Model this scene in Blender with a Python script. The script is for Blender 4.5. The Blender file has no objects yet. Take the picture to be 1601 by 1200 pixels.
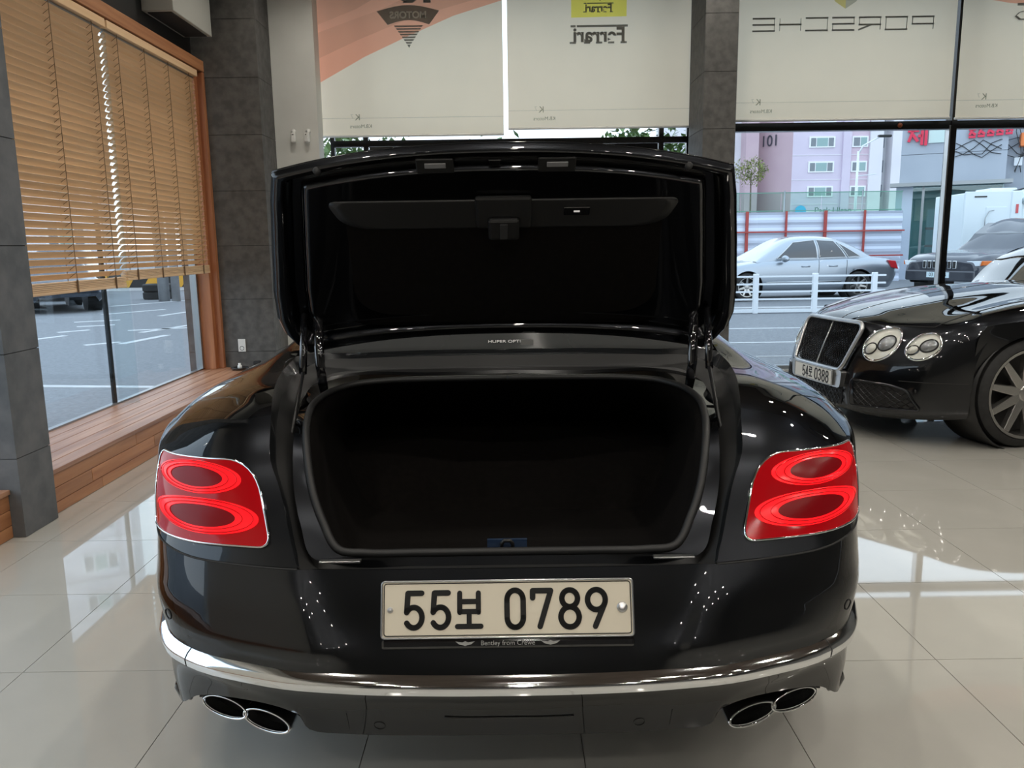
import bpy, bmesh, math, random
import numpy as np
from mathutils import Vector, Matrix

random.seed(7)
scene = bpy.context.scene
COL = scene.collection
PI = math.pi

# ------------------------------------------------------------------ camera
PITCH = math.radians(9.85); ROLL = -0.014; CAM_H = 1.36
fwd = Vector((0, math.cos(PITCH), -math.sin(PITCH)))
r0 = Vector((1, 0, 0)); u0 = r0.cross(fwd)
c_, s_ = math.cos(ROLL), math.sin(ROLL)
rt = c_ * r0 + s_ * u0; up = -s_ * r0 + c_ * u0
cam_data = bpy.data.cameras.new('camera')
cam_data.sensor_fit = 'HORIZONTAL'; cam_data.sensor_width = 36.0
cam_data.lens = 1250.0 / 1601.0 * 36.0
cam_data.clip_start = 0.05; cam_data.clip_end = 400
cam = bpy.data.objects.new('camera', cam_data); COL.objects.link(cam)
m = Matrix.Identity(4)
for i in range(3):
    m[i][0] = rt[i]; m[i][1] = up[i]; m[i][2] = -fwd[i]
m[2][3] = CAM_H
cam.matrix_world = m
scene.camera = cam

# ------------------------------------------------------------------ world, exposure
world = bpy.data.worlds.new('sky'); scene.world = world; world.use_nodes = True
nt = world.node_tree; bg = nt.nodes['Background']
tc = nt.nodes.new('ShaderNodeTexCoord'); sp = nt.nodes.new('ShaderNodeSeparateXYZ')
cr = nt.nodes.new('ShaderNodeValToRGB')
nt.links.new(tc.outputs['Generated'], sp.inputs[0]); nt.links.new(sp.outputs['Z'], cr.inputs[0])
cr.color_ramp.elements[0].position = 0.0; cr.color_ramp.elements[0].color = (0.86, 0.92, 1.0, 1)
cr.color_ramp.elements[1].position = 0.8; cr.color_ramp.elements[1].color = (0.70, 0.83, 1.0, 1)
nt.links.new(cr.outputs[0], bg.inputs['Color'])
bg.inputs['Strength'].default_value = 2.3
vs = scene.view_settings
vs.view_transform = 'Standard'; vs.look = 'None'; vs.exposure = 0.0; vs.gamma = 1.0
vs.use_curve_mapping = False

# ------------------------------------------------------------------ helpers
def tag(o, label=None, cat=None, group=None, kind=None):
    if label: o['label'] = label
    if cat: o['category'] = cat
    if group: o['group'] = group
    if kind: o['kind'] = kind
    return o

def empty(name, loc=(0, 0, 0), rz=0.0):
    o = bpy.data.objects.new(name, None); COL.objects.link(o)
    o.location = loc; o.rotation_euler = (0, 0, rz); o.empty_display_size = 0.1
    return o

def thing(name, label, cat, loc=(0, 0, 0), rz=0.0, group=None):
    return tag(empty(name, loc, rz), label, cat, group)

def mesh(name, verts, faces, mat, parent=None, smooth=False, loc=None, recalc=True):
    me = bpy.data.meshes.new(name)
    me.from_pydata([tuple(map(float, v)) for v in verts], [], faces)
    if recalc:
        bm = bmesh.new(); bm.from_mesh(me)
        bmesh.ops.recalc_face_normals(bm, faces=bm.faces); bm.to_mesh(me); bm.free()
    if smooth:
        for p in me.polygons: p.use_smooth = True
    if mat: me.materials.append(mat)
    o = bpy.data.objects.new(name, me); COL.objects.link(o)
    if parent: o.parent = parent
    if loc is not None: o.location = loc
    return o

class MB:
    """collects shapes into one mesh"""
    def __init__(s): s.v = []; s.f = []
    def add(s, v, f):
        n = len(s.v); s.v += [tuple(map(float, q)) for q in v]; s.f += [tuple(i + n for i in q) for q in f]; return s
    def box(s, x0, x1, y0, y1, z0, z1):
        return s.add([(x0,y0,z0),(x1,y0,z0),(x1,y1,z0),(x0,y1,z0),(x0,y0,z1),(x1,y0,z1),(x1,y1,z1),(x0,y1,z1)],
                     [(0,3,2,1),(4,5,6,7),(0,1,5,4),(1,2,6,5),(2,3,7,6),(3,0,4,7)])
    def bar(s, a, b, w, h=None):
        a = Vector(a); b = Vector(b); d = (b - a).normalized()
        u = Vector((0, 0, 1)) if abs(d.z) < .9 else Vector((1, 0, 0))
        p = d.cross(u).normalized(); q = p.cross(d).normalized(); h = h or w
        vs_ = []
        for c in (a, b):
            for (i, j) in ((-1,-1),(1,-1),(1,1),(-1,1)): vs_.append(c + p * (i * w / 2) + q * (j * h / 2))
        return s.add(vs_, [(0,1,2,3),(7,6,5,4),(0,4,5,1),(1,5,6,2),(2,6,7,3),(3,7,4,0)])
    def tube(s, pts, r, n=8, closed=False, ry=None, cap=True):
        pts = [Vector(p) for p in pts]; N = len(pts)
        rr = r if isinstance(r, (list, tuple)) else [r] * N
        rings = []; prev = None
        for i, p in enumerate(pts):
            if closed: d = pts[(i + 1) % N] - pts[i - 1]
            else: d = pts[min(i + 1, N - 1)] - pts[max(i - 1, 0)]
            d.normalize()
            if prev is None:
                u = Vector((0, 0, 1)) if abs(d.z) < .95 else Vector((0, 1, 0))
                a = d.cross(u).normalized()
            else:
                a = (prev - d * prev.dot(d)).normalized()
            prev = a; b = a.cross(d).normalized()
            rings.append([p + a * (rr[i] * math.cos(2*PI*k/n)) + b * ((ry if ry else 1) * rr[i] * math.sin(2*PI*k/n)) for k in range(n)])
        v = [q for R in rings for q in R]; f = []
        for i in range(N if closed else N - 1):
            j = (i + 1) % N
            for k in range(n):
                f.append((i*n+k, i*n+(k+1)%n, j*n+(k+1)%n, j*n+k))
        if not closed and cap:
            f.append(tuple(range(n))); f.append(tuple((N-1)*n + k for k in range(n)))
        return s.add(v, f)
    def lathe(s, prof, n=32, axis='x', c=(0,0,0), closed=False):
        """prof: list of (axial, radius)"""
        v = []
        for (a, r) in prof:
            for k in range(n):
                t = 2*PI*k/n; p = (r*math.cos(t), r*math.sin(t))
                q = {'x': (a, p[0], p[1]), 'y': (p[0], a, p[1]), 'z': (p[0], p[1], a)}[axis]
                v.append((q[0]+c[0], q[1]+c[1], q[2]+c[2]))
        f = []; N = len(prof)
        for i in range(N if closed else N - 1):
            j = (i + 1) % N
            for k in range(n): f.append((i*n+k, i*n+(k+1)%n, j*n+(k+1)%n, j*n+k))
        if not closed:
            f.append(tuple(range(n))); f.append(tuple((N-1)*n+k for k in range(n)))
        return s.add(v, f)
    def prism(s, poly, a0, a1, axis='y'):
        """poly 2-D points; extruded along axis"""
        n = len(poly); v = []
        for a in (a0, a1):
            for (p, q) in poly:
                v.append({'y': (p, a, q), 'x': (a, p, q), 'z': (p, q, a)}[axis])
        f = [tuple(range(n)), tuple(range(2*n-1, n-1, -1))]
        for k in range(n): f.append((k, (k+1) % n, n+(k+1) % n, n+k))
        return s.add(v, f)
    def build(s, name, mat, parent=None, smooth=False, bevel=0, loc=None, kind=None, autosmooth=None):
        o = mesh(name, s.v, s.f, mat, parent, smooth, loc)
        if bevel:
            b = o.modifiers.new('bevel', 'BEVEL'); b.width = bevel; b.segments = 2; b.limit_method = 'ANGLE'; b.angle_limit = 0.6
        if autosmooth:
            for p in o.data.polygons: p.use_smooth = True
            o.data.set_sharp_from_angle(angle=autosmooth)
        if kind: o['kind'] = kind
        return o

def box(name, x0, x1, y0, y1, z0, z1, mat, parent=None, bevel=0.0):
    return MB().box(x0, x1, y0, y1, z0, z1).build(name, mat, parent, bevel=bevel)

def dup(o, name=None, loc=None, parent=None):
    c = o.copy(); COL.objects.link(c)
    if name: c.name = name
    if loc is not None: c.location = loc
    if parent is not None: c.parent = parent
    return c

def copy_tree(o, parent=None):
    c = o.copy(); COL.objects.link(c); c.parent = parent
    for ch in [x for x in COL.objects if x.parent == o]: copy_tree(ch, c)
    return c

def text(name, body, size, mat, parent=None, mw=None, mirror=False, extrude=0.0005, align='CENTER', bold=0.0, sx=1.0):
    """flat lettering as a mesh; mw = 4x4 matrix of the plane (x along text, y up, z out)"""
    cu = bpy.data.curves.new(name, 'FONT'); cu.body = body; cu.size = size
    cu.align_x = align; cu.align_y = 'CENTER'; cu.extrude = extrude; cu.offset = bold
    tmp = bpy.data.objects.new(name, cu); COL.objects.link(tmp)
    bpy.context.view_layer.update()
    dg = bpy.context.evaluated_depsgraph_get()
    me = bpy.data.meshes.new_from_object(tmp.evaluated_get(dg))
    bpy.data.objects.remove(tmp); bpy.data.curves.remove(cu)
    me.name = name
    S = Matrix.Diagonal((-sx if mirror else sx, 1, 1, 1))
    me.transform((mw or Matrix.Identity(4)) @ S)
    if mirror: me.flip_normals()
    me.materials.clear(); me.materials.append(mat)
    o = bpy.data.objects.new(name, me); COL.objects.link(o)
    if parent: o.parent = parent
    return o

def frame(o, x, y):
    """matrix from origin, x axis, y axis"""
    x = Vector(x).normalized(); y = Vector(y); y = (y - x * y.dot(x)).normalized(); z = x.cross(y)
    M = Matrix.Identity(4)
    for i in range(3): M[i][0] = x[i]; M[i][1] = y[i]; M[i][2] = z[i]; M[i][3] = o[i]
    return M

# ------------------------------------------------------------------ materials
def bsdf(name, col, rough=.5, metal=0., coat=0., spec=.5, emit=None, estr=0., coat_rough=.03, alpha=None, trans=0.):
    mt = bpy.data.materials.new(name); mt.use_nodes = True
    b = mt.node_tree.nodes['Principled BSDF']
    b.inputs['Base Color'].default_value = (*col, 1); b.inputs['Roughness'].default_value = rough
    b.inputs['Metallic'].default_value = metal; b.inputs['Specular IOR Level'].default_value = spec
    b.inputs['Coat Weight'].default_value = coat; b.inputs['Coat Roughness'].default_value = coat_rough
    b.inputs['Transmission Weight'].default_value = trans
    if emit: b.inputs['Emission Color'].default_value = (*emit, 1); b.inputs['Emission Strength'].default_value = estr
    return mt

def noisy(name, c1, c2, scale=8, rough=.6, stretch=(1, 1, 1), bump=0., detail=6, spec=.5, coat=0., metal=0., lo=.35, hi=.65, rz=0, coords='Object', distortion=0.0):
    mt = bsdf(name, c1, rough, metal, coat, spec); n = mt.node_tree.nodes; L = mt.node_tree.links
    b = n['Principled BSDF']
    t = n.new('ShaderNodeTexCoord'); mp = n.new('ShaderNodeMapping'); mp.inputs['Scale'].default_value = stretch
    mp.inputs['Rotation'].default_value = (0, 0, rz)
    no = n.new('ShaderNodeTexNoise'); no.inputs['Scale'].default_value = scale; no.inputs['Detail'].default_value = detail
    no.inputs['Distortion'].default_value = distortion
    r = n.new('ShaderNodeValToRGB'); r.color_ramp.elements[0].position = lo; r.color_ramp.elements[1].position = hi
    r.color_ramp.elements[0].color = (*c1, 1); r.color_ramp.elements[1].color = (*c2, 1)
    L.new(t.outputs[coords], mp.inputs[0]); L.new(mp.outputs[0], no.inputs['Vector']); L.new(no.outputs['Fac'], r.inputs[0])
    L.new(r.outputs[0], b.inputs['Base Color'])
    if bump:
        bp = n.new('ShaderNodeBump'); bp.inputs['Strength'].default_value = bump; bp.inputs['Distance'].default_value = .01
        L.new(no.outputs['Fac'], bp.inputs['Height']); L.new(bp.outputs[0], b.inputs['Normal'])
    return mt

def wood(name, c1, c2, along='y', rough=.5, scale=3.0, var=(.82, 1.15)):
    st = {'x': (.35, 6, 6), 'y': (6, .35, 6), 'z': (6, 6, .35)}[along]
    mt = noisy(name, c1, c2, scale, rough, st, bump=.15, detail=8, lo=.3, hi=.72, distortion=.6)
    n = mt.node_tree.nodes; L = mt.node_tree.links
    # board to board variation
    oi = n.new('ShaderNodeObjectInfo'); hs = n.new('ShaderNodeHueSaturation')
    mr = n.new('ShaderNodeMapRange'); mr.inputs['To Min'].default_value = var[0]; mr.inputs['To Max'].default_value = var[1]
    L.new(oi.outputs['Random'], mr.inputs['Value']); L.new(mr.outputs[0], hs.inputs['Value'])
    b = n['Principled BSDF']; src = b.inputs['Base Color'].links[0].from_socket
    L.new(src, hs.inputs['Color']); L.new(hs.outputs[0], b.inputs['Base Color'])
    mp = [q for q in n if q.type == 'MAPPING'][0]
    va = n.new('ShaderNodeVectorMath'); va.operation = 'ADD'; cm = n.new('ShaderNodeVectorMath'); cm.operation = 'SCALE'
    cm.inputs[0].default_value = (7, 13, 5); L.new(oi.outputs['Random'], cm.inputs['Scale'])
    no = [q for q in n if q.type == 'TEX_NOISE'][0]
    L.new(mp.outputs[0], va.inputs[0]); L.new(cm.outputs[0], va.inputs[1]); L.new(va.outputs[0], no.inputs['Vector'])
    return mt

def glass_mat(name, tint=(.93, .97, .98), ior=1.45, rough=0.0, boost=1.0):
    mt = bpy.data.materials.new(name); mt.use_nodes = True; n = mt.node_tree.nodes; L = mt.node_tree.links; n.clear()
    o = n.new('ShaderNodeOutputMaterial'); mx = n.new('ShaderNodeMixShader'); tr = n.new('ShaderNodeBsdfTransparent')
    gl = n.new('ShaderNodeBsdfGlossy'); gl.inputs['Roughness'].default_value = rough
    tr.inputs['Color'].default_value = (*tint, 1)
    lw = n.new('ShaderNodeLayerWeight'); lw.inputs['Blend'].default_value = .5
    po = n.new('ShaderNodeMath'); po.operation = 'POWER'; po.inputs[1].default_value = 5.0
    mu = n.new('ShaderNodeMath'); mu.operation = 'MULTIPLY_ADD'; mu.inputs[1].default_value = .6 * boost; mu.inputs[2].default_value = .035 * boost; mu.use_clamp = True
    L.new(lw.outputs['Facing'], po.inputs[0]); L.new(po.outputs[0], mu.inputs[0]); L.new(mu.outputs[0], mx.inputs[0]); L.new(tr.outputs[0], mx.inputs[1]); L.new(gl.outputs[0], mx.inputs[2]); L.new(mx.outputs[0], o.inputs[0])
    return mt

def ink_mat(name, col):
    mt = bpy.data.materials.new(name); mt.use_nodes = True; n = mt.node_tree.nodes; L = mt.node_tree.links; n.clear()
    o = n.new('ShaderNodeOutputMaterial'); tr = n.new('ShaderNodeBsdfTransparent'); tr.inputs['Color'].default_value = (*col, 1)
    L.new(tr.outputs[0], o.inputs[0]); return mt

def fabric_mat(name, col, transl):
    mt = bpy.data.materials.new(name); mt.use_nodes = True; n = mt.node_tree.nodes; L = mt.node_tree.links; n.clear()
    o = n.new('ShaderNodeOutputMaterial'); mx = n.new('ShaderNodeMixShader'); mx.inputs[0].default_value = transl
    d = n.new('ShaderNodeBsdfDiffuse'); t = n.new('ShaderNodeBsdfTranslucent')
    tc_ = n.new('ShaderNodeTexCoord'); no = n.new('ShaderNodeTexNoise'); no.inputs['Scale'].default_value = 3.0
    r = n.new('ShaderNodeValToRGB'); r.color_ramp.elements[0].color = (col[0]*.93, col[1]*.93, col[2]*.93, 1); r.color_ramp.elements[1].color = (*col, 1)
    L.new(tc_.outputs['Object'], no.inputs['Vector']); L.new(no.outputs['Fac'], r.inputs[0])
    L.new(r.outputs[0], d.inputs[0]); L.new(r.outputs[0], t.inputs[0])
    L.new(d.outputs[0], mx.inputs[1]); L.new(t.outputs[0], mx.inputs[2]); L.new(mx.outputs[0], o.inputs[0])
    return mt

M = {}
M['tile'] = noisy('polished_tile', (.445, .435, .395), (.475, .46, .42), 3, .035, spec=.5, coat=.6)
M['grout'] = bsdf('grout', (.16, .15, .13), .8)
M['slate'] = noisy('slate_panel', (.092, .098, .103), (.14, .142, .146), 9, .62, bump=.12)
M['slate_dark'] = noisy('slate_panel_dark', (.070, .068, .064), (.112, .108, .102), 14, .65, bump=.15)
M['joint'] = bsdf('dark_joint', (.02, .02, .02), .8)
M['white_wall'] = noisy('white_wall', (.60, .60, .56), (.63, .63, .59), 4, .6)
M['black'] = bsdf('black_paint', (.012, .012, .012), .5)
M['ceiling'] = noisy('dark_ceiling', (.10, .075, .06), (.13, .10, .08), 4, .8)
M['wall_dark'] = noisy('grey_back_wall', (.10, .10, .10), (.14, .14, .135), 5, .7)
M['cedar_y'] = wood('cedar_along', (.30, .115, .045), (.50, .24, .11), 'y', .45)
M['cedar_top'] = wood('cedar_bench_top', (.24, .105, .055), (.46, .25, .15), 'y', .40)
M['cedar_z'] = wood('cedar_upright', (.27, .09, .035), (.44, .18, .075), 'z', .45)
M['slat'] = wood('blind_slat_wood', (.74, .49, .27), (.82, .57, .34), 'y', .42, var=(.95, 1.05))
M['cord'] = bsdf('blind_cord', (.16, .09, .04), .8)
M['glass'] = glass_mat('window_glass')
M['steel'] = bsdf('dark_window_metal', (.03, .03, .03), .25, .8)
M['alu'] = bsdf('grey_aluminium', (.35, .37, .38), .35, .9)
M['fabric'] = fabric_mat('roller_fabric', (.86, .735, .555), .62)
M['white_plastic'] = bsdf('white_plastic', (.75, .75, .72), .35)
M['beige_plastic'] = bsdf('beige_plastic', (.40, .40, .36), .4)
M['rubber'] = noisy('rubber', (.012, .012, .012), (.02, .02, .02), 30, .7)
M['chrome'] = bsdf('chrome', (.82, .83, .84), .06, 1.0)
M['chrome_dull'] = bsdf('brushed_metal', (.55, .56, .57), .28, 1.0)
M['mirror_black'] = bsdf('gloss_black', (.006, .006, .007), .06, 0, 1.0)

# ------------------------------------------------------------------ room shell
def struct(o): o['kind'] = 'structure'; return o

TX0, TY0, TS = -2.82, -0.57, 0.6      # tile grid origin and pitch
floor = struct(box('floor', -2.95, 6.82, -5.4, 8.43, -.15, -.006, M['grout']))
g = .0013
tile0 = MB().box(g, TS - g, g, TS - g, -.006, 0).build('tile', M['tile'], floor)
tile0.location = (TX0, TY0, 0)
for i in range(16):
    for j in range(15):
        if i == 0 and j == 0: continue
        dup(tile0, 'tile', (TX0 + i * TS, TY0 + j * TS, 0), floor)
far = MB()
for i in range(16):
    for j in range(1, 9):
        x = TX0 + i * TS; y = TY0 - j * TS
        if y > -5.4: far.box(x + g, x + TS - g, y + g, y + TS - g, -.006, 0)
far.build('tile_field', M['tile'], floor, kind='stuff')

ceil_ = struct(box('ceiling', -3.2, 6.95, -5.5, 8.75, 4.25, 4.4, M['ceiling']))
struct(box('wall_rear', -3.2, 6.95, -5.6, -5.4, 0, 4.25, M['wall_dark']))
struct(box('wall_right', 6.82, 7.0, -5.4, 8.75, 0, 4.25, M['wall_dark']))

# left wall: a wall with a window bay between y 4.0 and 7.6
wl = MB()
wl.box(-3.1, -2.85, -5.4, 3.7, 3.05, 4.25)
wl.box(-3.1, -2.85, -5.4, .4, .0, 3.05)
wl.box(-3.1, -2.85, 3.7, 7.62, 3.32, 4.25)
wall_left = struct(wl.build('wall_left', M['white_wall']))
box('lintel_band', -3.1, -2.852, 3.9, 7.62, 3.02, 3.32, M['black'], wall_left)

# slate clad pillar between the bays
def panelled(name, x0, x1, y0, y1, z1, mat, sides, z0=0.0, first=.39, h=.5):
    root = struct(box(name, x0 + .006, x1 - .006, y0 + .006, y1 - .006, z0, z1, M['joint']))
    zs = [z0] + [first + h * k for k in range(12) if z0 + .05 < first + h * k < z1] + [z1]
    for a, b in zip(zs[:-1], zs[1:]):
        if 'x+' in sides: box('slate_panel', x1 - .006, x1, y0, y1, a + .002, b - .002, mat, root)
        if 'x-' in sides: box('slate_panel', x0, x0 + .006, y0, y1, a + .002, b - .002, mat, root)
        if 'y-' in sides: box('slate_panel', x0 + .0062, x1 - .0062, y0, y0 + .006, a + .002, b - .002, mat, root)
    return root
panelled('wall_pier_left', -3.1, -2.36, 3.69, 3.97, 4.25, M['slate'], ('x+', 'y-'))
panelled('wall_corner', -3.1, -2.26, 7.62, 8.05, 4.25, M['slate_dark'], ('x+', 'y-'))
panelled('wall_pier_right', 1.79, 2.09, 7.65, 8.25, 4.25, M['slate_dark'], ('x+', 'y-', 'x-'))
struct(box('wall_alcove', -2.7, -1.84, 8.05, 8.25, 0, 4.25, M['white_wall']))
wf = MB()
wf.box(-2.7, 6.95, 8.42, 8.62, 3.95, 4.25)
struct(wf.build('wall_front', M['white_wall']))
struct(box('trim_threshold', -1.9, 6.9, 8.43, 8.66, -.15, .012, noisy('grey_stone', (.42, .42, .40), (.5, .5, .47), 12, .4)))

# ------------------------------------------------------------------ bench under the left window
def bench(name, y0, y1, xf, seed):
    rnd = random.Random(seed)
    root = struct(box(name, -2.93, xf - .022, y0, y1, 0, .216, M['joint']))
    n = 5; xw = (xf + .012 + 2.93) / n
    for k in range(n):
        a = -2.93 + k * xw
        box('top_plank', a + .002, a + xw - .002, y0, y1, .216, .240, M['cedar_top'], root, .003)
    hs = [0.0, .062, .139, .2155]
    for r in range(3):
        y = y0; cut = y0 + rnd.uniform(.4, 1.0)
        while y < y1 - .01:
            e = min(cut, y1)
            if y1 - e < .25: e = y1
            box('front_plank', xf - .022, xf, y + .0012, e - .0012, hs[r] + .0015, hs[r + 1] - .0015, M['cedar_y'], root, .002)
            y = e; cut = e + rnd.uniform(.8, 1.4)
    return root
bench('trim_1', 3.97, 7.62, -2.40, 3)
bench('trim_2', -1.5, 3.69, -2.42, 5)

# wooden casing of the left window
cas = struct(empty('trim_3', (0, 0, 0)))
box('casing_jamb', -2.95, -2.80, 7.50, 7.62, .24, 2.93, M['cedar_z'], cas, .004)
box('casing_face', -2.84, -2.745, 7.56, 7.612, .24, 2.93, M['cedar_z'], cas, .004)
box('casing_head', -2.95, -2.80, 3.97, 7.62, 2.93, 3.05, M['cedar_y'], cas, .004)
box('casing_face', -2.84, -2.745, 3.97, 7.612, 2.935, 3.03, M['cedar_y'], cas, .004)

# left window
win1 = struct(empty('window_1', (-2.94, 4.0, .24)))
box('pane', -2.936 + 2.94, -2.928 + 2.94, 0, 1.80, 0, 2.7, M['glass'], win1)
box('pane', -2.936 + 2.94, -2.928 + 2.94, 1.83, 3.50, 0, 2.7, M['glass'], win1)
box('mullion', -.012, .012, 1.80, 1.83, 0, 2.7, M['steel'], win1)
box('glass_fin', .012, .16, 1.86, 1.868, 0, 2.7, M['glass'], win1)
box('frame_bottom', -.02, .02, 0, 3.5, 0, .012, M['alu'], win1)
box('frame_side', -.03, .03, 3.46, 3.5, .012, 2.7, M['alu'], win1)
# near bay window
win0 = struct(empty('window_4', (-2.94, .4, .24)))
box('pane', .004, .012, 0, 3.29, 0, 2.81, M['glass'], win0)
box('frame_bottom', -.02, .02, 0, 3.29, 0, .012, M['alu'], win0)

# wooden venetian blinds
def wood_blind(y0, y1, zbot, label):
    root = thing('wooden_blind', label, 'blind', (-2.80, (y0 + y1) / 2, zbot), group='wooden venetian blinds in the left window')
    L = (y1 - y0) / 2 - .004; top = 2.87 - zbot
    box('head_rail', -.03, .045, -L, L, top, top + .055, M['slat'], root, .003)
    box('top_channel', -.02, .01, -L, L, top - .022, top - .004, M['alu'], root)
    # slat: shallow curved strip, room edge high
    prof = []
    for k in range(6):
        t = k / 5 - .5
        prof.append((t * .050, .0065 * (1 - (2 * t) ** 2)))
    a = math.radians(50)
    pr = [(x * math.cos(a) - z * math.sin(a), x * math.sin(a) + z * math.cos(a)) for x, z in prof]
    lo = [(x * math.cos(a) - (z - .0028) * math.sin(a), x * math.sin(a) + (z - .0028) * math.cos(a)) for x, z in prof]
    poly = pr + lo[::-1]
    s0 = MB().prism(poly, -L, L, 'y').build('slat', M['slat'], root, autosmooth=.7)
    n = 37; zb = .105; pitch = (top - .04 - zb) / (n - 1)
    s0.location = (0, 0, zb)
    for k in range(1, n):
        c = dup(s0, 'slat', (0, 0, zb + k * pitch), root)
        c.rotation_euler = (0, .16 * max(0, 1 - k / 8), 0)
    s0.rotation_euler = (0, .16, 0)
    for k in range(5):
        box('stacked_slat', -.025, .025, -L, L, .022 + k * .0105, .030 + k * .0105, M['slat'], root, .001)
    box('bottom_rail', -.027, .027, -L, L, 0, .020, M['slat'], root, .004)
    m_ = max(3, round((y1 - y0) / .42))
    for k in range(m_):
        y = -L + .16 + (2 * L - .32) * k / (m_ - 1)
        t = MB()
        t.bar((.030, y, -.002), (.030, y, top), .003); t.bar((-.030, y, -.002), (-.030, y, top), .003)
        for q in range(n):
            z = zb + q * pitch
            t.bar((-.030, y, z - .022), (.030, y, z + .022), .0022)
        t.box(-.031, .031, y - .007, y + .007, -.004, .078) if False else t.box(.0285, .0315, y - .009, y + .009, -.003, .080)
        t.build('ladder_cord', M['cord'], root)
    return root
wood_blind(3.98, 5.83, 1.10, 'long wooden slatted blind nearer the slate pillar, hanging slightly lower')
wood_blind(5.85, 7.47, 1.145, 'wooden slatted blind beside the cedar window jamb at the far end')

# ------------------------------------------------------------------ front glazing
win2 = struct(empty('window_2', (0, 8.5, 0)))
def post(p, x, z0, z1, w=.05, d=.06, mat='steel', name='mullion'): return box(name, x - w/2, x + w/2, -d/2, d/2, z0, z1, M[mat], p)
box('frame_top', -1.82, 1.84, -.03, .03, 3.9, 3.98, M['steel'], win2)
for a, b in ((-1.78, -1.485), (-1.435, 0.02), (.05, 1.535), (1.585, 1.82)):
    box('pane', a, b, -.004, .004, .06, 2.36, M['glass'], win2)
    box('pane', a, b, -.004, .004, 2.44, 3.9, M['glass'], win2)
for x in (-1.80, -1.46, 1.56, 1.84): post(win2, x, .012, 3.9, .04 if abs(x) > 1.7 else .05)
box('transom', -1.78, 1.82, -.035, .035, 2.37, 2.43, M['steel'], win2)
box('door_header', -1.42, 1.52, -.05, .05, 2.24, 2.365, M['mirror_black'], win2)
box('patch_fitting', -.20, -.08, -.062, -.04, 2.34, 2.39, M['chrome_dull'], win2)
box('patch_fitting', .10, .22, -.062, -.04, 2.34, 2.39, M['chrome_dull'], win2)
box('frame_bottom', -1.78, 1.82, -.03, .03, .012, .06, M['steel'], win2)
win3 = struct(empty('window_3', (0, 8.5, 0)))
for a, b in ((2.09, 4.50), (4.56, 6.8)):
    box('pane', a, b, -.004, .004, .05, 2.46, M['glass'], win3)
    box('pane', a, b, -.004, .004, 2.53, 3.9, M['glass'], win3)
post(win3, 4.53, .012, 3.9, .055, .12)
post(win3, 2.10, .012, 3.9, .03)
box('cover_strip', 4.485, 4.50, -.055, .02, .05, 2.5, M['chrome_dull'], win3)
box('transom', 2.09, 6.8, -.05, .05, 2.465, 2.545, M['steel'], win3)
box('frame_bottom', 2.09, 6.8, -.03, .03, .012, .05, M['alu'], win3)
box('frame_top', 2.09, 6.8, -.03, .03, 3.9, 3.98, M['steel'], win3)
bulb = MB().lathe([(0, .001), (.008, .022), (.02, .026), (.02, .0)], 12, 'y', (3.98, -.072, 2.505)).build('indicator', bsdf('orange_lens', (.35, .08, .02), .3), win3, True)

# ------------------------------------------------------------------ printed roller blinds
I_grey = ink_mat('grey_ink', (.42, .43, .40)); I_red = ink_mat('red_ink', (1.0, .60, .50)); I_red2 = ink_mat('deep_red_ink', (.80, .36, .34))
I_yel = ink_mat('yellow_ink', (.98, .97, .25)); I_pale = ink_mat('pale_ink', (.75, .75, .73)); I_gold = ink_mat('gold_ink', (.80, .74, .36))
I_orange = ink_mat('orange_ink', (.98, .52, .28)); I_light = ink_mat('light_grey_ink', (.62, .63, .58)); I_white = ink_mat('seam_ink', (.90, .90, .89))
M['ink_solid'] = fabric_mat('grey_print', (.30, .30, .27), .3)
def roller(x0, x1, zb, label, tilt=0.0):
    root = thing('roller_blind', label, 'blind', ((x0 + x1) / 2, 8.30, zb), group='printed roller blinds on the front windows')
    w = (x1 - x0) / 2; top = 3.98 - zb
    f = MB(); n = 14; v = []
    for i in range(n + 1):
        for z in (0.02, top):
            u = i / n; v.append((-w + 2*w*u, .006 * math.sin(u * 5 + x0) , z))
    f.add(v, [(2*i, 2*i+2, 2*i+3, 2*i+1) for i in range(n)])
    o = f.build('fabric', M['fabric'], root, True)
    MB().tube([(-w, 0, .012), (w, 0, .012)], .012, 10).build('bottom_bar', M['white_plastic'], root, True)
    box('hem', -w, w, -.0095, -.0085, .18, .186, I_white, root)
    MB().tube([(-w, 0, top), (w, 0, top)], .035, 12).build('roller_tube', M['alu'], root, True)
    return root, w
def plane(x, z, y=-.012): return frame((x, y, z), (1, 0, 0), (0, 0, 1))
def kb(root, x, z):
    text('small_print', 'KB.Motors', .050, I_light, root, plane(x, z), True)
    text('small_print', 'K', .085, I_light, root, plane(x - .03, z + .085), True)
    text('small_print', '7', .06, I_white, root, plane(x - .085, z + .095), True)

def flat(name, pts, mat, root, y=-.012):
    return mesh(name, [(p, y, q) for p, q in pts], [tuple(range(len(pts)))], mat, root)

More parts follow.
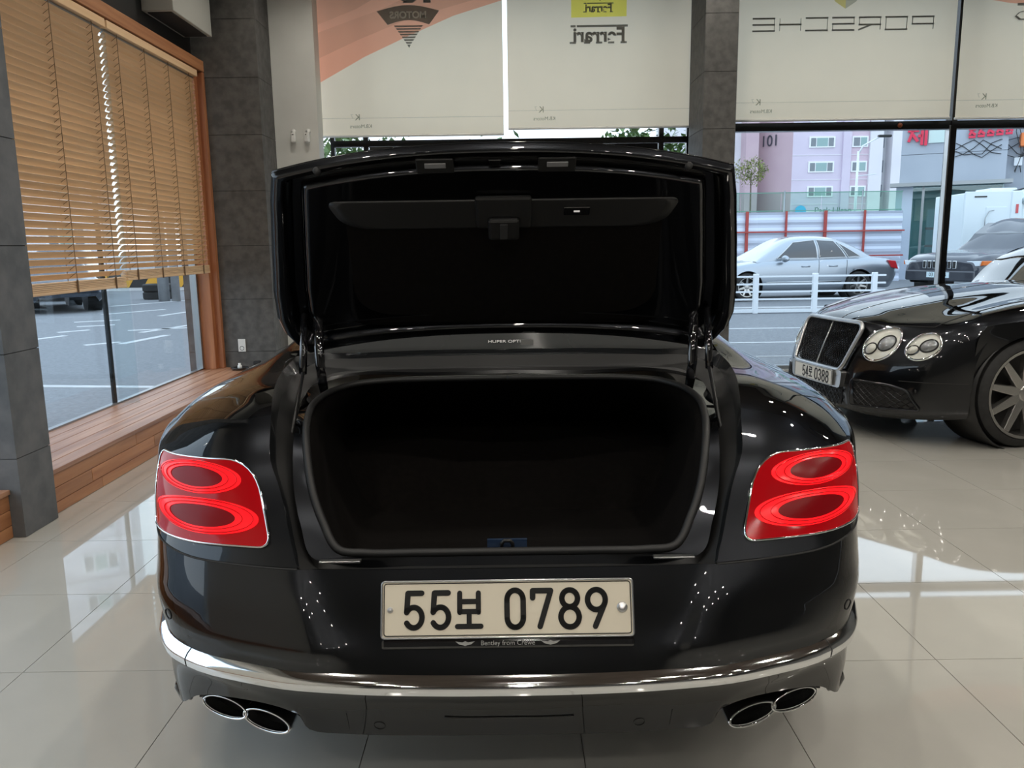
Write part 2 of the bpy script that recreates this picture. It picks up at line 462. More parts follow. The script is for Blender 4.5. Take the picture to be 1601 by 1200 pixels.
# blind 1: triangle emblem over a red sweep
b1, w = roller(-1.86, -.045, 2.44, 'roller blind printed with triangular emblem and red sweep by white wall')
def X1(px): return -w + (px - 498) / (785 - 498) * 2 * w
def Z1(py): return (212 - py) * .00596 + .02
flat('red_sweep', [(X1(498), Z1(128)), (X1(570), Z1(88)), (X1(640), Z1(56)), (X1(710), Z1(26)), (X1(786), Z1(3)), (X1(786), Z1(-40)), (X1(498), Z1(-40))], I_red, b1, -.010)
flat('deep_red_band', [(X1(498), Z1(90)), (X1(560), Z1(62)), (X1(640), Z1(30)), (X1(786), Z1(-10)), (X1(786), Z1(-40)), (X1(720), Z1(-40)), (X1(600), Z1(14)), (X1(498), Z1(50))], I_white, b1, -.0115)
flat('orange_corner', [(X1(498), Z1(38)), (X1(560), Z1(14)), (X1(610), Z1(-14)), (X1(640), Z1(-40)), (X1(498), Z1(-40))], I_yel if False else I_white, b1, -.0112)
# emblem: downward triangle of bars, curved banner, letters
cx = 640
arc = [(cx - 48 + 96 * k / 10, 18 - 9 * math.sin(PI * k / 10)) for k in range(11)]
arc2 = [(cx + 32 - 64 * k / 10, 39 - 7 * math.sin(PI * k / 10)) for k in range(11)]
flat('emblem_banner', [(X1(a), Z1(b)) for a, b in arc + arc2], M['ink_solid'], b1, -.013)
text('emblem_lettering', 'MOTORS', .088, fabric_mat('pale_print', (.97, .95, .88), .5), b1, plane(X1(640), Z1(24.5), -.0145), True, bold=.003)
for k in range(8):
    y0 = 40 + k * 4.3; hw = 25 * (1 - (y0 - 36) / 38); hw2 = 25 * (1 - (y0 + 2.6 - 36) / 38)
    if k == 7: hw2 = .2; 
    flat('emblem_bar', [(X1(cx - hw), Z1(y0)), (X1(cx + hw), Z1(y0)), (X1(cx + hw2), Z1(y0 + (2.6 if k < 7 else 4.5))), (X1(cx - hw2), Z1(y0 + (2.6 if k < 7 else 4.5)))], M['ink_solid'], b1, -.013)
text('emblem_lettering', 'KB', .25, M['ink_solid'], b1, plane(X1(641), Z1(-9)), True, bold=.012, sx=1.5)
kb(b1, X1(560), Z1(198))
# blind 2: yellow badge and slab lettering
b2, w = roller(.0, 1.80, 2.49, 'roller blind printed with yellow badge and slab serif lettering')
def X2(px): return -w + (px - 792) / (1082 - 792) * 2 * w
def Z2(py): return (206 - py) * .00596 + .02
flat('yellow_badge', [(X2(893), Z2(34)), (X2(980), Z2(33)), (X2(980), Z2(-45)), (X2(893), Z2(-45))], I_yel, b2, -.010)
def slab(root, cxp, czp, width, size, mat):
    # slab serif lettering with the long bar of the capital drawn over the word (seen from behind)
    text('slab_lettering', 'Ferrari', size, mat, root, plane(X2(cxp), Z2(czp)), True, bold=size * .030, sx=1.0)
    hw = width / 2
    z = Z2(czp) + size * .47; t = size * .055
    xc = X2(cxp)
    flat('lettering_bar', [(xc - hw * .78, z - t), (xc + hw, z - t), (xc + hw, z + t), (xc - hw * .78, z + t)], mat, root, -.013)
    flat('lettering_bar', [(xc - hw, z - t), (xc - hw * .82, z - t), (xc - hw * .82, z + t), (xc - hw, z + t)], mat, root, -.013)
    zb_ = Z2(czp) - size * .36
    for fx in (-.92, -.42, .0, .42, .86):
        flat('letter_serif', [(xc + hw * fx - hw*.11, zb_ - t * .9), (xc + hw * fx + hw*.11, zb_ - t * .9), (xc + hw * fx + hw*.11, zb_ + t * .9), (xc + hw * fx - hw*.11, zb_ + t * .9)], mat, root, -.0135)
slab(b2, 936, 20, .29, .095, M['ink_solid'])
slab(b2, 937, 62, .56, .185, M['ink_solid'])
flat('badge_mark', [(X2(930), Z2(-6)), (X2(940), Z2(8)), (X2(938), Z2(9)), (X2(926), Z2(-6))], I_grey, b2)
kb(b2, X2(850), Z2(192))
# blind 3: shield tip and wide lettering
b3, w = roller(2.24, 4.40, 2.535, 'roller blind printed with a shield tip and wide grey letters')
def X3(px): return -w + (px - 1153) / (1494 - 1153) * 2 * w
def Z3(py): return (190 - py) * .0060 + .02
def wide(root, word, xc, zc, lw, h, gap, t, mat):
    G = {'P': [((0,0),(0,1)),((0,1),(1,1)),((1,1),(1,.42)),((1,.42),(0,.42))], 'O': [((0,0),(0,1)),((0,1),(1,1)),((1,1),(1,0)),((1,0),(0,0))],
         'R': [((0,0),(0,1)),((0,1),(1,1)),((1,1),(1,.42)),((1,.42),(0,.42)),((.45,.42),(1,0))],
         'S': [((1,1),(0,1)),((0,1),(0,.5)),((0,.5),(1,.5)),((1,.5),(1,0)),((1,0),(0,0))], 'C': [((1,1),(0,1)),((0,1),(0,0)),((0,0),(1,0))],
         'H': [((0,0),(0,1)),((1,0),(1,1)),((0,.5),(1,.5))], 'E': [((1,1),(0,1)),((0,1),(0,0)),((0,0),(1,0)),((0,.5),(1,.5))]}
    tot = len(word) * lw + (len(word) - 1) * gap
    for i, ch in enumerate(word):
        x0 = xc + tot / 2 - i * (lw + gap)      # mirrored: first letter at the right
        mb = MB()
        for k, (a, b) in enumerate(G[ch]):
            mb.bar((x0 - a[0] * lw, -.012 - .0004 * k, zc + (a[1] - .5) * h), (x0 - b[0] * lw, -.012 - .0004 * k, zc + (b[1] - .5) * h), t, .0002) if abs(a[0]-b[0]) < 1e-6 else \
            mb.bar((x0 - a[0] * lw + (t/2 if a[0] < b[0] else -t/2), -.012 - .0004 * k, zc + (a[1] - .5) * h), (x0 - b[0] * lw + (-t/2 if a[0] < b[0] else t/2), -.012 - .0004 * k, zc + (b[1] - .5) * h), .0002, t)
        mb.build('wide_letter', M['ink_solid'], root)
wide(b3, 'PORSCHE', X3(1318), Z3(42), .205, .115, .054, .016, None)
flat('shield_tip', [(X3(1296), Z3(-4)), (X3(1304), Z3(8)), (X3(1320), Z3(19)), (X3(1320), Z3(-30)), (X3(1296), Z3(-30))], I_gold, b3)
flat('shield_tip', [(X3(1320), Z3(19)), (X3(1336), Z3(8)), (X3(1344), Z3(-4)), (X3(1344), Z3(-30)), (X3(1320), Z3(-30))], I_light, b3)
flat('shield_stripe', [(X3(1321), Z3(6)), (X3(1336), Z3(6)), (X3(1339), Z3(2)), (X3(1321), Z3(2))], I_pale, b3, -.014)
flat('shield_stripe', [(X3(1321), Z3(-2)), (X3(1341), Z3(-2)), (X3(1343), Z3(-6)), (X3(1321), Z3(-6))], I_pale, b3, -.014)
kb(b3, X3(1196), Z3(177))
b4, w = roller(4.45, 6.6, 2.53, 'roller blind at the far right with a partly hidden red print')
X4 = lambda px: -w + (px - 1497) / 341 * 2 * w
flat('red_sweep', [(X4(1500), Z3(-2)), (X4(1530), Z3(6)), (X4(1570), Z3(13)), (X4(1625), Z3(17)), (X4(1700), Z3(12)), (X4(1700), Z3(-40)), (X4(1500), Z3(-40))], I_red, b4, -.010)
mbk = MB(); mbk.tube([(X4(1640), -.0125, Z3(24)), (X4(1600), -.0125, Z3(24)), (X4(1584), -.0125, Z3(27)), (X4(1578), -.0125, Z3(33)), (X4(1585), -.0125, Z3(38)), (X4(1640), -.0125, Z3(38))], .022, 6, ry=.02)
mbk.build('wide_letter', M['ink_solid'], b4)
mesh('wide_letter', [(X4(1580), -.0125, Z3(17)), (X4(1640), -.0125, Z3(17)), (X4(1640), -.0125, Z3(13)), (X4(1580), -.0125, Z3(13))], [(0,1,2,3)], M['ink_solid'], b4)
kb(b4, X4(1545), Z3(172))

# ------------------------------------------------------------------ small fittings
ac = thing('air_conditioner', 'pale wall-hung air conditioner above the left window', 'air conditioner', (-2.85, 6.65, 3.2))
box('casing', 0, .25, 0, .82, .0, .62, M['beige_plastic'], ac, .006)
box('air_outlet', .03, .22, .04, .78, -.006, 0.002, M['joint'], ac)
def sensor(x, label, lean):
    t = thing('wall_sensor', label, 'sensor', (x, 8.05, 2.42), group='white sensors on the pale alcove wall')
    MB().lathe([(0, .0), (0, .024), (-.012, .024), (-.016, 0)], 16, 'y', (0, 0, .05)).build('bracket', M['white_plastic'], t, True)
    MB().box(-.022, .022, -.06, -.015, -.055, .035).build('head', M['white_plastic'], t, bevel=.01)
    MB().lathe([(-.0585, .001), (-.0635, .006), (-.0635, 0)], 10, 'y', (0, 0, .015)).build('lens', M['black'], t, True)
    t.rotation_euler = (0, 0, lean)
sensor(-2.08, 'white wall sensor nearer the slate corner', .1)
sensor(-1.935, 'white wall sensor nearer the roller blind', -.25)
ou = thing('power_outlet', 'white double power outlet on the slate wall', 'outlet', (-2.58, 7.614, .45))
box('plate', -.035, .035, -.008, .004, -.06, .06, M['white_plastic'], ou, .003)
for z in (.027, -.027):
    MB().lathe([(-.0075, .022), (-.0095, .021), (-.0095, .017), (-.004, .016), (-.004, 0)], 18, 'y', (0, 0, z)).build('socket', M['white_plastic'] if z > 0 else M['black'], ou, True)
ds = thing('black_dish', 'round black dish lying on the bench below the outlet', 'dish', (-2.56, 7.45, .24))
MB().lathe([(0, 0), (0, .07), (.02, .085), (.024, .082), (.008, .06), (.008, 0)], 24, 'z').build('bowl', M['mirror_black'], ds, True)
MB().lathe([(.008, .0), (.008, .02), (.04, .02), (.045, .012), (.062, .014), (.064, 0)], 16, 'z').build('knob', M['white_plastic'], ds, True)
kt = MB().box(-.03, .03, -.03, .03, 0, .07).build('power_adapter', M['black'], None, bevel=.006, loc=(-2.42, 7.53, .24))
tag(kt, 'small black power adapter beside the round dish', 'adapter')

# ------------------------------------------------------------------ ceiling spotlights
M['lamp_lens'] = bsdf('lamp_lens', (1, .95, .85), .4, emit=(1, .93, .80), estr=60)
sp0 = None
spots = [(x, y) for y in (-4.2, -2.6, -1.0, .6, 2.2, 3.8, 5.4, 7.0) for x in (-1.6, .1, 1.8, 3.5, 5.2)]
def spotlight(x, y):
    t = thing('ceiling_spotlight', 'small cylindrical spotlight among rows under the dark ceiling', 'spotlight', (x, y, 4.25), group='ceiling spotlights in rows')
    MB().lathe([(0, 0), (0, .03), (-.05, .03), (-.05, .055), (-.20, .06), (-.20, .05), (-.185, .045), (-.185, 0)], 16, 'z').build('housing', M['black'], t, autosmooth=.6)
    MB().lathe([(-.186, 0), (-.186, .044), (-.190, .044), (-.192, 0)], 16, 'z').build('lens', M['lamp_lens'], t)
    return t
sp0 = spotlight(*spots[0])
for s in spots[1:]:
    c = copy_tree(sp0); c.location = (s[0], s[1], 4.25)
LAMP_W = 14.5
for k, (x, y) in enumerate(spots):
    ld = bpy.data.lights.new('spotlight_beam', 'SPOT'); ld.energy = LAMP_W * 3; ld.spot_size = math.radians(155); ld.spot_blend = .6
    ld.color = (1, .94, .85); ld.shadow_soft_size = .05
    lo = bpy.data.objects.new('spotlight_beam', ld); COL.objects.link(lo); lo.location = (x, y, 4.04)

# ------------------------------------------------------------------ spline surfaces for car bodies
class Surf:
    """smooth surface through a net of control points (rows x columns x 3)"""
    def __init__(s, net, mirror=False):
        P = np.array(net, float)
        if mirror:
            L = P[:, :0:-1, :].copy(); L[:, :, 0] *= -1
            P = np.concatenate([L, P], axis=1)
        s.P = P
        du = np.linalg.norm(np.diff(P, axis=0), axis=2).mean(1); dv = np.linalg.norm(np.diff(P, axis=1), axis=2).mean(0)
        s.ku = np.concatenate([[0], np.cumsum(du)]); s.kv = np.concatenate([[0], np.cumsum(dv)])
        s.Mu = s.tang(s.ku); s.Mv = s.tang(s.kv)
    @staticmethod
    def tang(k):
        n = len(k); h = np.diff(k); T = np.zeros((n, n)); D = np.zeros((n - 1, n))
        for i in range(n - 1): D[i, i] = -1 / h[i]; D[i, i + 1] = 1 / h[i]
        T[0] = D[0]; T[-1] = D[-1]
        for i in range(1, n - 1): T[i] = (D[i - 1] * h[i] + D[i] * h[i - 1]) / (h[i - 1] + h[i])
        return T
    @staticmethod
    def basis(k, T, u):
        u = np.clip(np.asarray(u, float), k[0], k[-1]); i = np.clip(np.searchsorted(k, u, 'right') - 1, 0, len(k) - 2)
        h = k[i + 1] - k[i]; t = (u - k[i]) / h; n = len(k); A = np.zeros((len(u), n)); r = np.arange(len(u))
        A[r, i] += 2*t**3 - 3*t**2 + 1; A[r, i + 1] += -2*t**3 + 3*t**2
        A += ((t**3 - 2*t**2 + t) * h)[:, None] * T[i] + ((t**3 - t**2) * h)[:, None] * T[i + 1]
        return A
    def at(s, u, v):
        return np.einsum('ni,nj,ijk->nk', s.basis(s.ku, s.Mu, u), s.basis(s.kv, s.Mv, v), s.P)
    def grid(s, u0=None, u1=None, v0=None, v1=None, step=.025):
        def samp(k, a, b):
            a = k[0] if a is None else a; b = k[-1] if b is None else b
            ks = [a] + [q for q in k if a + 1e-6 < q < b - 1e-6] + [b]; out = []
            for p, q in zip(ks[:-1], ks[1:]):
                n = max(2, int(math.ceil((q - p) / step))); out += list(np.linspace(p, q, n, endpoint=False))
            return np.array(out + [b])
        U = samp(s.ku, u0, u1); V = samp(s.kv, v0, v1)
        A = s.basis(s.ku, s.Mu, U); B = s.basis(s.kv, s.Mv, V)
        return np.einsum('ui,vj,ijk->uvk', A, B, s.P)
    def normal(s, u, v, e=1e-3):
        a = s.at(np.minimum(u + e, s.ku[-1]), v) - s.at(np.maximum(u - e, s.ku[0]), v)
        b = s.at(u, np.minimum(v + e, s.kv[-1])) - s.at(u, np.maximum(v - e, s.kv[0]))
        n = np.cross(a, b); return n / np.maximum(np.linalg.norm(n, axis=1), 1e-9)[:, None]
    def on(s, xz, off=0.0, out=None, ax=(0, 2), lim=None):
        """points of the surface with given coordinates on the two axes `ax`, moved `off` outward (towards `out`)"""
        xz = np.asarray(xz, float)
        uu, vv = np.meshgrid(np.linspace(s.ku[0], s.ku[-1], 50), np.linspace(s.kv[0], s.kv[-1], 50), indexing='ij')
        uu = uu.ravel(); vv = vv.ravel(); S = s.at(uu, vv)
        if lim is not None: ok = lim(S); uu = uu[ok]; vv = vv[ok]; S = S[ok]
        S2 = S[:, ax]
        j = np.array([np.argmin(((S2 - q) ** 2).sum(1)) for q in xz]); u = uu[j].copy(); v = vv[j].copy()
        e = 1e-4; X = list(ax)
        for _ in range(12):
            p = s.at(u, v)[:, X]; pu = (s.at(u + e, v)[:, X] - s.at(u - e, v)[:, X]) / (2*e); pv = (s.at(u, v + e)[:, X] - s.at(u, v - e)[:, X]) / (2*e)
            d = xz - p; det = pu[:, 0]*pv[:, 1] - pu[:, 1]*pv[:, 0]; det = np.where(np.abs(det) < 1e-9, 1e-9, det)
            su = np.clip((d[:, 0]*pv[:, 1] - d[:, 1]*pv[:, 0]) / det, -.04, .04); sv = np.clip((pu[:, 0]*d[:, 1] - pu[:, 1]*d[:, 0]) / det, -.04, .04)
            u = np.clip(u + su, s.ku[0] + e, s.ku[-1] - e); v = np.clip(v + sv, s.kv[0] + e, s.kv[-1] - e)
        p = s.at(u, v)
        if off:
            n = s.normal(u, v)
            if out is not None: n = n * np.sign(n @ np.array(out, float))[:, None]
            p = p + n * off
        return p

def grid_mesh(name, G, mat, parent, flip=False, hole=None, thick=0.0, smooth=True):
    """G (rows, cols, 3); hole = list of (cy, cz, r): circular wheel arches cut in the y-z plane"""
    R, C_, _ = G.shape; V = G.reshape(-1, 3).copy(); keep = np.ones(len(V), bool); ins = np.zeros(len(V), bool)
    if hole:
        for (cy, cz, r) in hole:
            d = np.hypot(V[:, 1] - cy, V[:, 2] - cz); inside = d < r; ins |= inside
    F = []
    for i in range(R - 1):
        for j in range(C_ - 1):
            q = (i*C_+j, i*C_+j+1, (i+1)*C_+j+1, (i+1)*C_+j)
            if hole and all(ins[k] for k in q): continue
            F.append(q[::-1] if flip else q)
    if hole:
        for (cy, cz, r) in hole:
            dy = V[:, 1] - cy; dz = V[:, 2] - cz; d = np.hypot(dy, dz); k = d < r; d = np.maximum(d, 1e-6)
            V[k, 1] = cy + dy[k] / d[k] * r; V[k, 2] = cz + dz[k] / d[k] * r
    used = sorted({k for q in F for k in q}); mp = {k: n for n, k in enumerate(used)}
    o = mesh(name, V[used], [tuple(mp[k] for k in q) for q in F], mat, parent, smooth, recalc=False)
    if thick:
        so = o.modifiers.new('thickness', 'SOLIDIFY'); so.thickness = thick; so.offset = -1
    return o

def ring_fill(surf, outline, center, off, rings=10, out=None, dome=0.0, inner=0.0, **kw):
    """patch of a surface bounded by an outline (two-axis coordinates); concentric rings; inner>0 leaves a hole"""
    O = np.array(outline, float); c = np.array(center, float); n = len(O); pts = []; offs = []
    ks = [inner + (1 - inner) * k / rings for k in range(rings + 1)]
    if inner == 0: ks[0] = .02
    for k in ks: pts.append(c + (O - c) * k)
    base = surf.on(np.concatenate(pts), 0.0, out, **kw)
    p2 = surf.on(np.concatenate(pts), 1e-3, out, **kw); nn = (p2 - base) / 1e-3
    of = np.concatenate([np.full(n, off + dome * (1 - k * k)) for k in ks])
    V = base + nn * of[:, None]; F = []
    for i in range(len(ks) - 1):
        for j in range(n): F.append((i*n+j, i*n+(j+1) % n, (i+1)*n+(j+1) % n, (i+1)*n+j))
    if inner == 0: F.append(tuple(range(n)))
    return V, F

def mirror_pts(V): V = np.array(V, float).copy(); V[:, 0] *= -1; return V

def rquad(pts, r, n=8):
    """rounded polygon; pts list of (x, z), r radius or list"""
    out = []; N = len(pts); rr = r if isinstance(r, (list, tuple)) else [r] * N
    for i in range(N):
        p = Vector((*pts[i], 0)); a = Vector((*pts[i-1], 0)) - p; b = Vector((*pts[(i+1) % N], 0)) - p
        la = min(rr[i], a.length * .48); lb = min(rr[i], b.length * .48)
        A = p + a.normalized() * la; B = p + b.normalized() * lb
        for k in range(n + 1):
            t = k / n; q = A * (1-t)**2 + p * (2*t*(1-t)) + B * t*t; out.append((q.x, q.y))
    return out

def densify(pts, step):
    out = []; N = len(pts)
    for i in range(N):
        a = np.array(pts[i]); b = np.array(pts[(i + 1) % N]); m_ = max(1, int(np.linalg.norm(b - a) / step))
        for k in range(m_): out.append(tuple(a + (b - a) * k / m_))
    return out

# ------------------------------------------------------------------ paints
def paint(name, col, metal=.55, rough=.32):
    mt = bsdf(name, col, rough, metal, 1.0, .5, coat_rough=.015)
    if metal == 1.0: mt.node_tree.nodes['Principled BSDF'].inputs['Specular Tint'].default_value = (.25, .25, .25, 1)
    return mt
M['paint'] = paint('dark_metallic_paint', (.018, .0195, .0225), 1.0, .30)
M['paint_in'] = bsdf('dark_paint_inner', (.016, .018, .02), .25, .3, .6)
M['tint'] = bsdf('dark_tinted_glass', (.006, .007, .008), .03, 0, 1.0)
M['tint_rear'] = bsdf('rear_window_glass', (.045, .048, .048), .04, 0, 1.0)
M['felt'] = noisy('black_carpet', (.0030, .0024, .002), (.005, .004, .0035), 60, .95, spec=.1)
M['plastic_b'] = bsdf('satin_black_plastic', (.011, .011, .011), .42)
M['seal'] = bsdf('rubber_seal', (.008, .008, .008), .55)
M['plate'] = bsdf('plate_cream', (.70, .64, .52), .38)
M['plate2'] = bsdf('plate_white', (.70, .70, .66), .4)
M['glyph'] = bsdf('plate_black', (.006, .006, .006), .45)
M['lens_red'] = bsdf('tail_lens', (.13, .002, .004), .10, 0, 0, .3, emit=(1, .004, .008), estr=.20)
M['lens_ring'] = bsdf('tail_ring', (.4, .006, .008), .2, 0, 0, .3, emit=(1, .006, .010), estr=1.5)
M['lens_core'] = bsdf('tail_core', (.10, .002, .004), .25, 0, .0, .2, emit=(1, .004, .01), estr=.07)
M['rim'] = bsdf('silver_wheel', (.46, .45, .43), .25, .95)
M['rim_dark'] = bsdf('dark_brake_disc', (.02, .02, .02), .5)  # near-black finish of the disc behind the spokes
M['lamp_glass'] = glass_mat('lamp_glass', (.9, .92, .92))
M['reflector'] = bsdf('lamp_reflector', (.74, .72, .66), .3, .15)
M['mesh_black'] = bsdf('grille_mesh', (.012, .012, .013), .3, .6)
M['cream_print'] = bsdf('pale_print_on_paint', (.28, .28, .27), .5)

# ------------------------------------------------------------------ wheel
def wheel(parent, x, y, z, r, side, w=.25, spokes=10, rim_r=None, mat=None, rot=0.0):
    """side = +1: outer face towards +x"""
    rr = rim_r or r * .82
    h = empty('wheel', (x, y, z)); h.parent = parent
    if side < 0: h.rotation_euler = (0, 0, PI)
    prof = [(-w/2, rr), (-w/2 + .01, r * .93), (-w/2 + .03, r * .985), (-w*.2, r), (w*.2, r), (w/2 - .03, r * .985), (w/2 - .008, r * .92), (w/2, r * .85), (w/2 - .006, rr + .012), (w/2 - .02, rr)]
    MB().lathe(prof, 40, 'x', closed=True).build('tyre', M['rubber'], h, autosmooth=.5)
    MB().lathe([(w/2 - .018, rr + .004), (w/2 - .006, rr + .002), (w/2 - .008, rr - .016), (w/2 - .05, rr - .03), (-w/2 + .02, rr - .03), (-w/2 + .02, rr)], 40, 'x', closed=True).build('rim', mat or M['rim'], h, autosmooth=.5)
    MB().lathe([(w/2 - .12, 0), (w/2 - .12, rr - .03), (w/2 - .125, rr - .03), (w/2 - .125, 0)], 24, 'x').build('brake_disc', M['rim_dark'], h)
    hub = MB().lathe([(w/2 - .12, .075), (w/2 - .045, .07), (w/2 - .03, .045), (w/2 - .028, 0)], 20, 'x').build('hub', mat or M['rim'], h, autosmooth=.5)
    xo = w/2 - .035
    s0 = MB().add([(xo, -.032, .05), (xo, .032, .05), (xo + .022, .020, rr - .02), (xo + .022, -.020, rr - .02),
                   (xo - .04, -.036, .05), (xo - .04, .036, .05), (xo - .02, .026, rr - .02), (xo - .02, -.026, rr - .02)],
                  [(0,1,2,3),(7,6,5,4),(0,4,5,1),(1,5,6,2),(2,6,7,3),(3,7,4,0)]).build('spoke', mat or M['rim'], h, bevel=.004)
    s0.rotation_euler = (rot, 0, 0)
    for k in range(1, spokes):
        c = dup(s0, 'spoke', None, h); c.rotation_euler = (rot + 2*PI*k/spokes, 0, 0)
    return h

# ------------------------------------------------------------------ grand tourer: control nets (x half width, y from tail, z)
def Q(row): return row
BUMPER = [
 [(0,.112,.292),(.2,.114,.292),(.36,.124,.292),(.43,.130,.294),(.472,.122,.344),(.57,.142,.364),(.712,.203,.345),(.788,.268,.290),(.856,.43,.285),(.905,.74,.30)],
 [(0,.086,.35),(.2,.088,.35),(.36,.098,.352),(.43,.106,.358),(.50,.112,.378),(.60,.138,.392),(.724,.196,.384),(.801,.272,.352),(.864,.43,.362),(.915,.74,.36)],
 [(0,.040,.425),(.2,.044,.425),(.36,.056,.425),(.44,.068,.425),(.56,.096,.43),(.67,.14,.435),(.755,.200,.438),(.815,.29,.436),(.872,.44,.436),(.922,.74,.44)],
 [(0,.014,.452),(.2,.018,.452),(.36,.030,.454),(.44,.042,.456),(.56,.075,.46),(.68,.125,.464),(.765,.19,.468),(.82,.29,.47),(.876,.44,.47),(.925,.74,.47)],
 [(0,.018,.492),(.2,.021,.492),(.35,.032,.494),(.42,.038,.496),(.55,.076,.50),(.68,.128,.503),(.768,.195,.506),(.822,.29,.51),(.878,.44,.51),(.927,.74,.51)],
 [(0,.034,.528),(.2,.034,.528),(.345,.036,.528),(.388,.022,.530),(.55,.070,.53),(.69,.130,.535),(.78,.205,.54),(.832,.30,.54),(.884,.45,.54),(.93,.74,.54)],
 [(0,.050,.565),(.2,.050,.565),(.362,.054,.565),(.398,.036,.565),(.55,.080,.565),(.70,.140,.57),(.79,.215,.575),(.84,.305,.575),(.888,.452,.575),(.932,.74,.575)],
 [(0,.074,.63),(.2,.074,.63),(.394,.079,.63),(.423,.066,.63),(.56,.102,.63),(.70,.155,.63),(.79,.235,.632),(.84,.32,.632),(.888,.46,.632),(.932,.74,.632)],
 [(0,.098,.688),(.2,.099,.688),(.422,.106,.688),(.446,.106,.688),(.57,.132,.689),(.70,.178,.692),(.79,.255,.697),(.84,.335,.70),(.886,.47,.70),(.932,.74,.70)],
]
QUARTER = [
 [(.446,.108,.690),(.57,.134,.691),(.70,.180,.694),(.79,.257,.699),(.84,.337,.702),(.886,.47,.702),(.932,.74,.702)],
 [(.464,.140,.730),(.57,.162,.728),(.70,.206,.728),(.79,.275,.730),(.84,.346,.730),(.89,.475,.730),(.936,.74,.730)],
 [(.507,.225,.827),(.585,.214,.80),(.70,.246,.80),(.79,.305,.80),(.842,.366,.80),(.895,.485,.80),(.946,.74,.80)],
 [(.542,.282,.884),(.605,.278,.875),(.70,.300,.868),(.79,.350,.866),(.842,.404,.863),(.90,.51,.858),(.958,.74,.855)],
 [(.563,.370,.945),(.625,.370,.938),(.71,.390,.926),(.79,.435,.908),(.848,.482,.893),(.908,.57,.882),(.966,.76,.875)],
 [(.606,.55,.990),(.665,.55,.983),(.735,.56,.968),(.803,.585,.948),(.868,.625,.926),(.925,.70,.900),(.975,.83,.872)],
 [(.652,.80,1.008),(.705,.80,1.003),(.765,.81,.988),(.828,.825,.968),(.888,.85,.946),(.946,.89,.912),(.986,.97,.868)],
 [(.655,.97,1.030),(.715,1.02,1.030),(.775,1.06,1.004),(.835,1.09,.978),(.895,1.11,.952),(.955,1.13,.915),(.990,1.16,.866)],
 [(.655,1.30,1.150),(.73,1.42,1.070),(.79,1.50,1.005),(.845,1.55,.975),(.90,1.58,.950),(.955,1.60,.912),(.986,1.60,.862)],
]
SIDE_Y = [.74, 1.07, 1.6, 2.2, 3.0, 3.4, 3.81, 4.2]
SIDE = [  # rows by height
 [.905,.93,.93,.915,.912,.92,.93,.90], [.92,.965,.965,.95,.945,.955,.965,.918], [.93,.972,.978,.965,.96,.965,.972,.93], [.936,.985,.988,.968,.962,.968,.975,.948], [.958,.992,.986,.958,.952,.958,.965,.955]]
SIDE_Z = [.28, .40, .56, .72, .86]
FRONT = [  # (x, distance behind nose, z)
 [(0,0.1,0.16),(0.3,0.11,0.16),(0.42,0.13,0.16),(0.55,0.17,0.165),(0.68,0.26,0.17),(0.79,0.37,0.18),(0.86,0.48,0.19),(0.9,0.57,0.2)],
 [(0,0.045,0.19),(0.3,0.055,0.19),(0.42,0.075,0.19),(0.55,0.12,0.195),(0.69,0.21,0.2),(0.8,0.33,0.21),(0.87,0.45,0.22),(0.912,0.57,0.23)],
 [(0,0.03,0.26),(0.3,0.04,0.26),(0.42,0.06,0.26),(0.55,0.105,0.26),(0.69,0.195,0.265),(0.805,0.315,0.27),(0.875,0.44,0.28),(0.918,0.57,0.28)],
 [(0,0.03,0.4),(0.3,0.04,0.4),(0.42,0.062,0.4),(0.55,0.11,0.4),(0.69,0.195,0.405),(0.81,0.315,0.41),(0.882,0.44,0.41),(0.93,0.57,0.41)],
 [(0,0.05,0.508),(0.3,0.06,0.508),(0.42,0.085,0.508),(0.55,0.135,0.518),(0.69,0.22,0.523),(0.815,0.335,0.534),(0.888,0.455,0.534),(0.94,0.57,0.534)],
 [(0,0.09,0.61),(0.3,0.1,0.61),(0.42,0.13,0.615),(0.55,0.185,0.62),(0.7,0.275,0.625),(0.82,0.385,0.645),(0.895,0.49,0.645),(0.948,0.6,0.645)],
 [(0,0.14,0.708),(0.3,0.15,0.708),(0.42,0.185,0.713),(0.55,0.25,0.718),(0.7,0.345,0.723),(0.825,0.45,0.744),(0.9,0.54,0.744),(0.954,0.66,0.739)],
 [(0,0.2,0.793),(0.3,0.21,0.787),(0.42,0.25,0.779),(0.56,0.335,0.783),(0.71,0.44,0.787),(0.83,0.54,0.8075),(0.905,0.62,0.7995),(0.958,0.74,0.7875)],
 [(0,0.38,0.858),(0.3,0.39,0.85),(0.43,0.43,0.834),(0.57,0.51,0.834),(0.715,0.6,0.844),(0.835,0.68,0.857),(0.912,0.75,0.836),(0.963,0.84,0.806)],
 [(0,0.8,0.944),(0.3,0.8,0.932),(0.45,0.82,0.912),(0.58,0.86,0.907),(0.72,0.9,0.917),(0.84,0.94,0.913),(0.92,0.98,0.881),(0.968,1.03,0.836)],
 [(0,1.3,1.01),(0.3,1.3,1),(0.46,1.3,0.98),(0.59,1.3,0.968),(0.73,1.31,0.968),(0.84,1.33,0.95),(0.915,1.36,0.915),(0.96,1.4,0.86)],
 [(0,1.72,1.04),(0.3,1.73,1.032),(0.47,1.76,1.015),(0.6,1.8,1),(0.73,1.85,0.985),(0.83,1.9,0.962),(0.905,1.95,0.925),(0.955,2,0.865)],
]
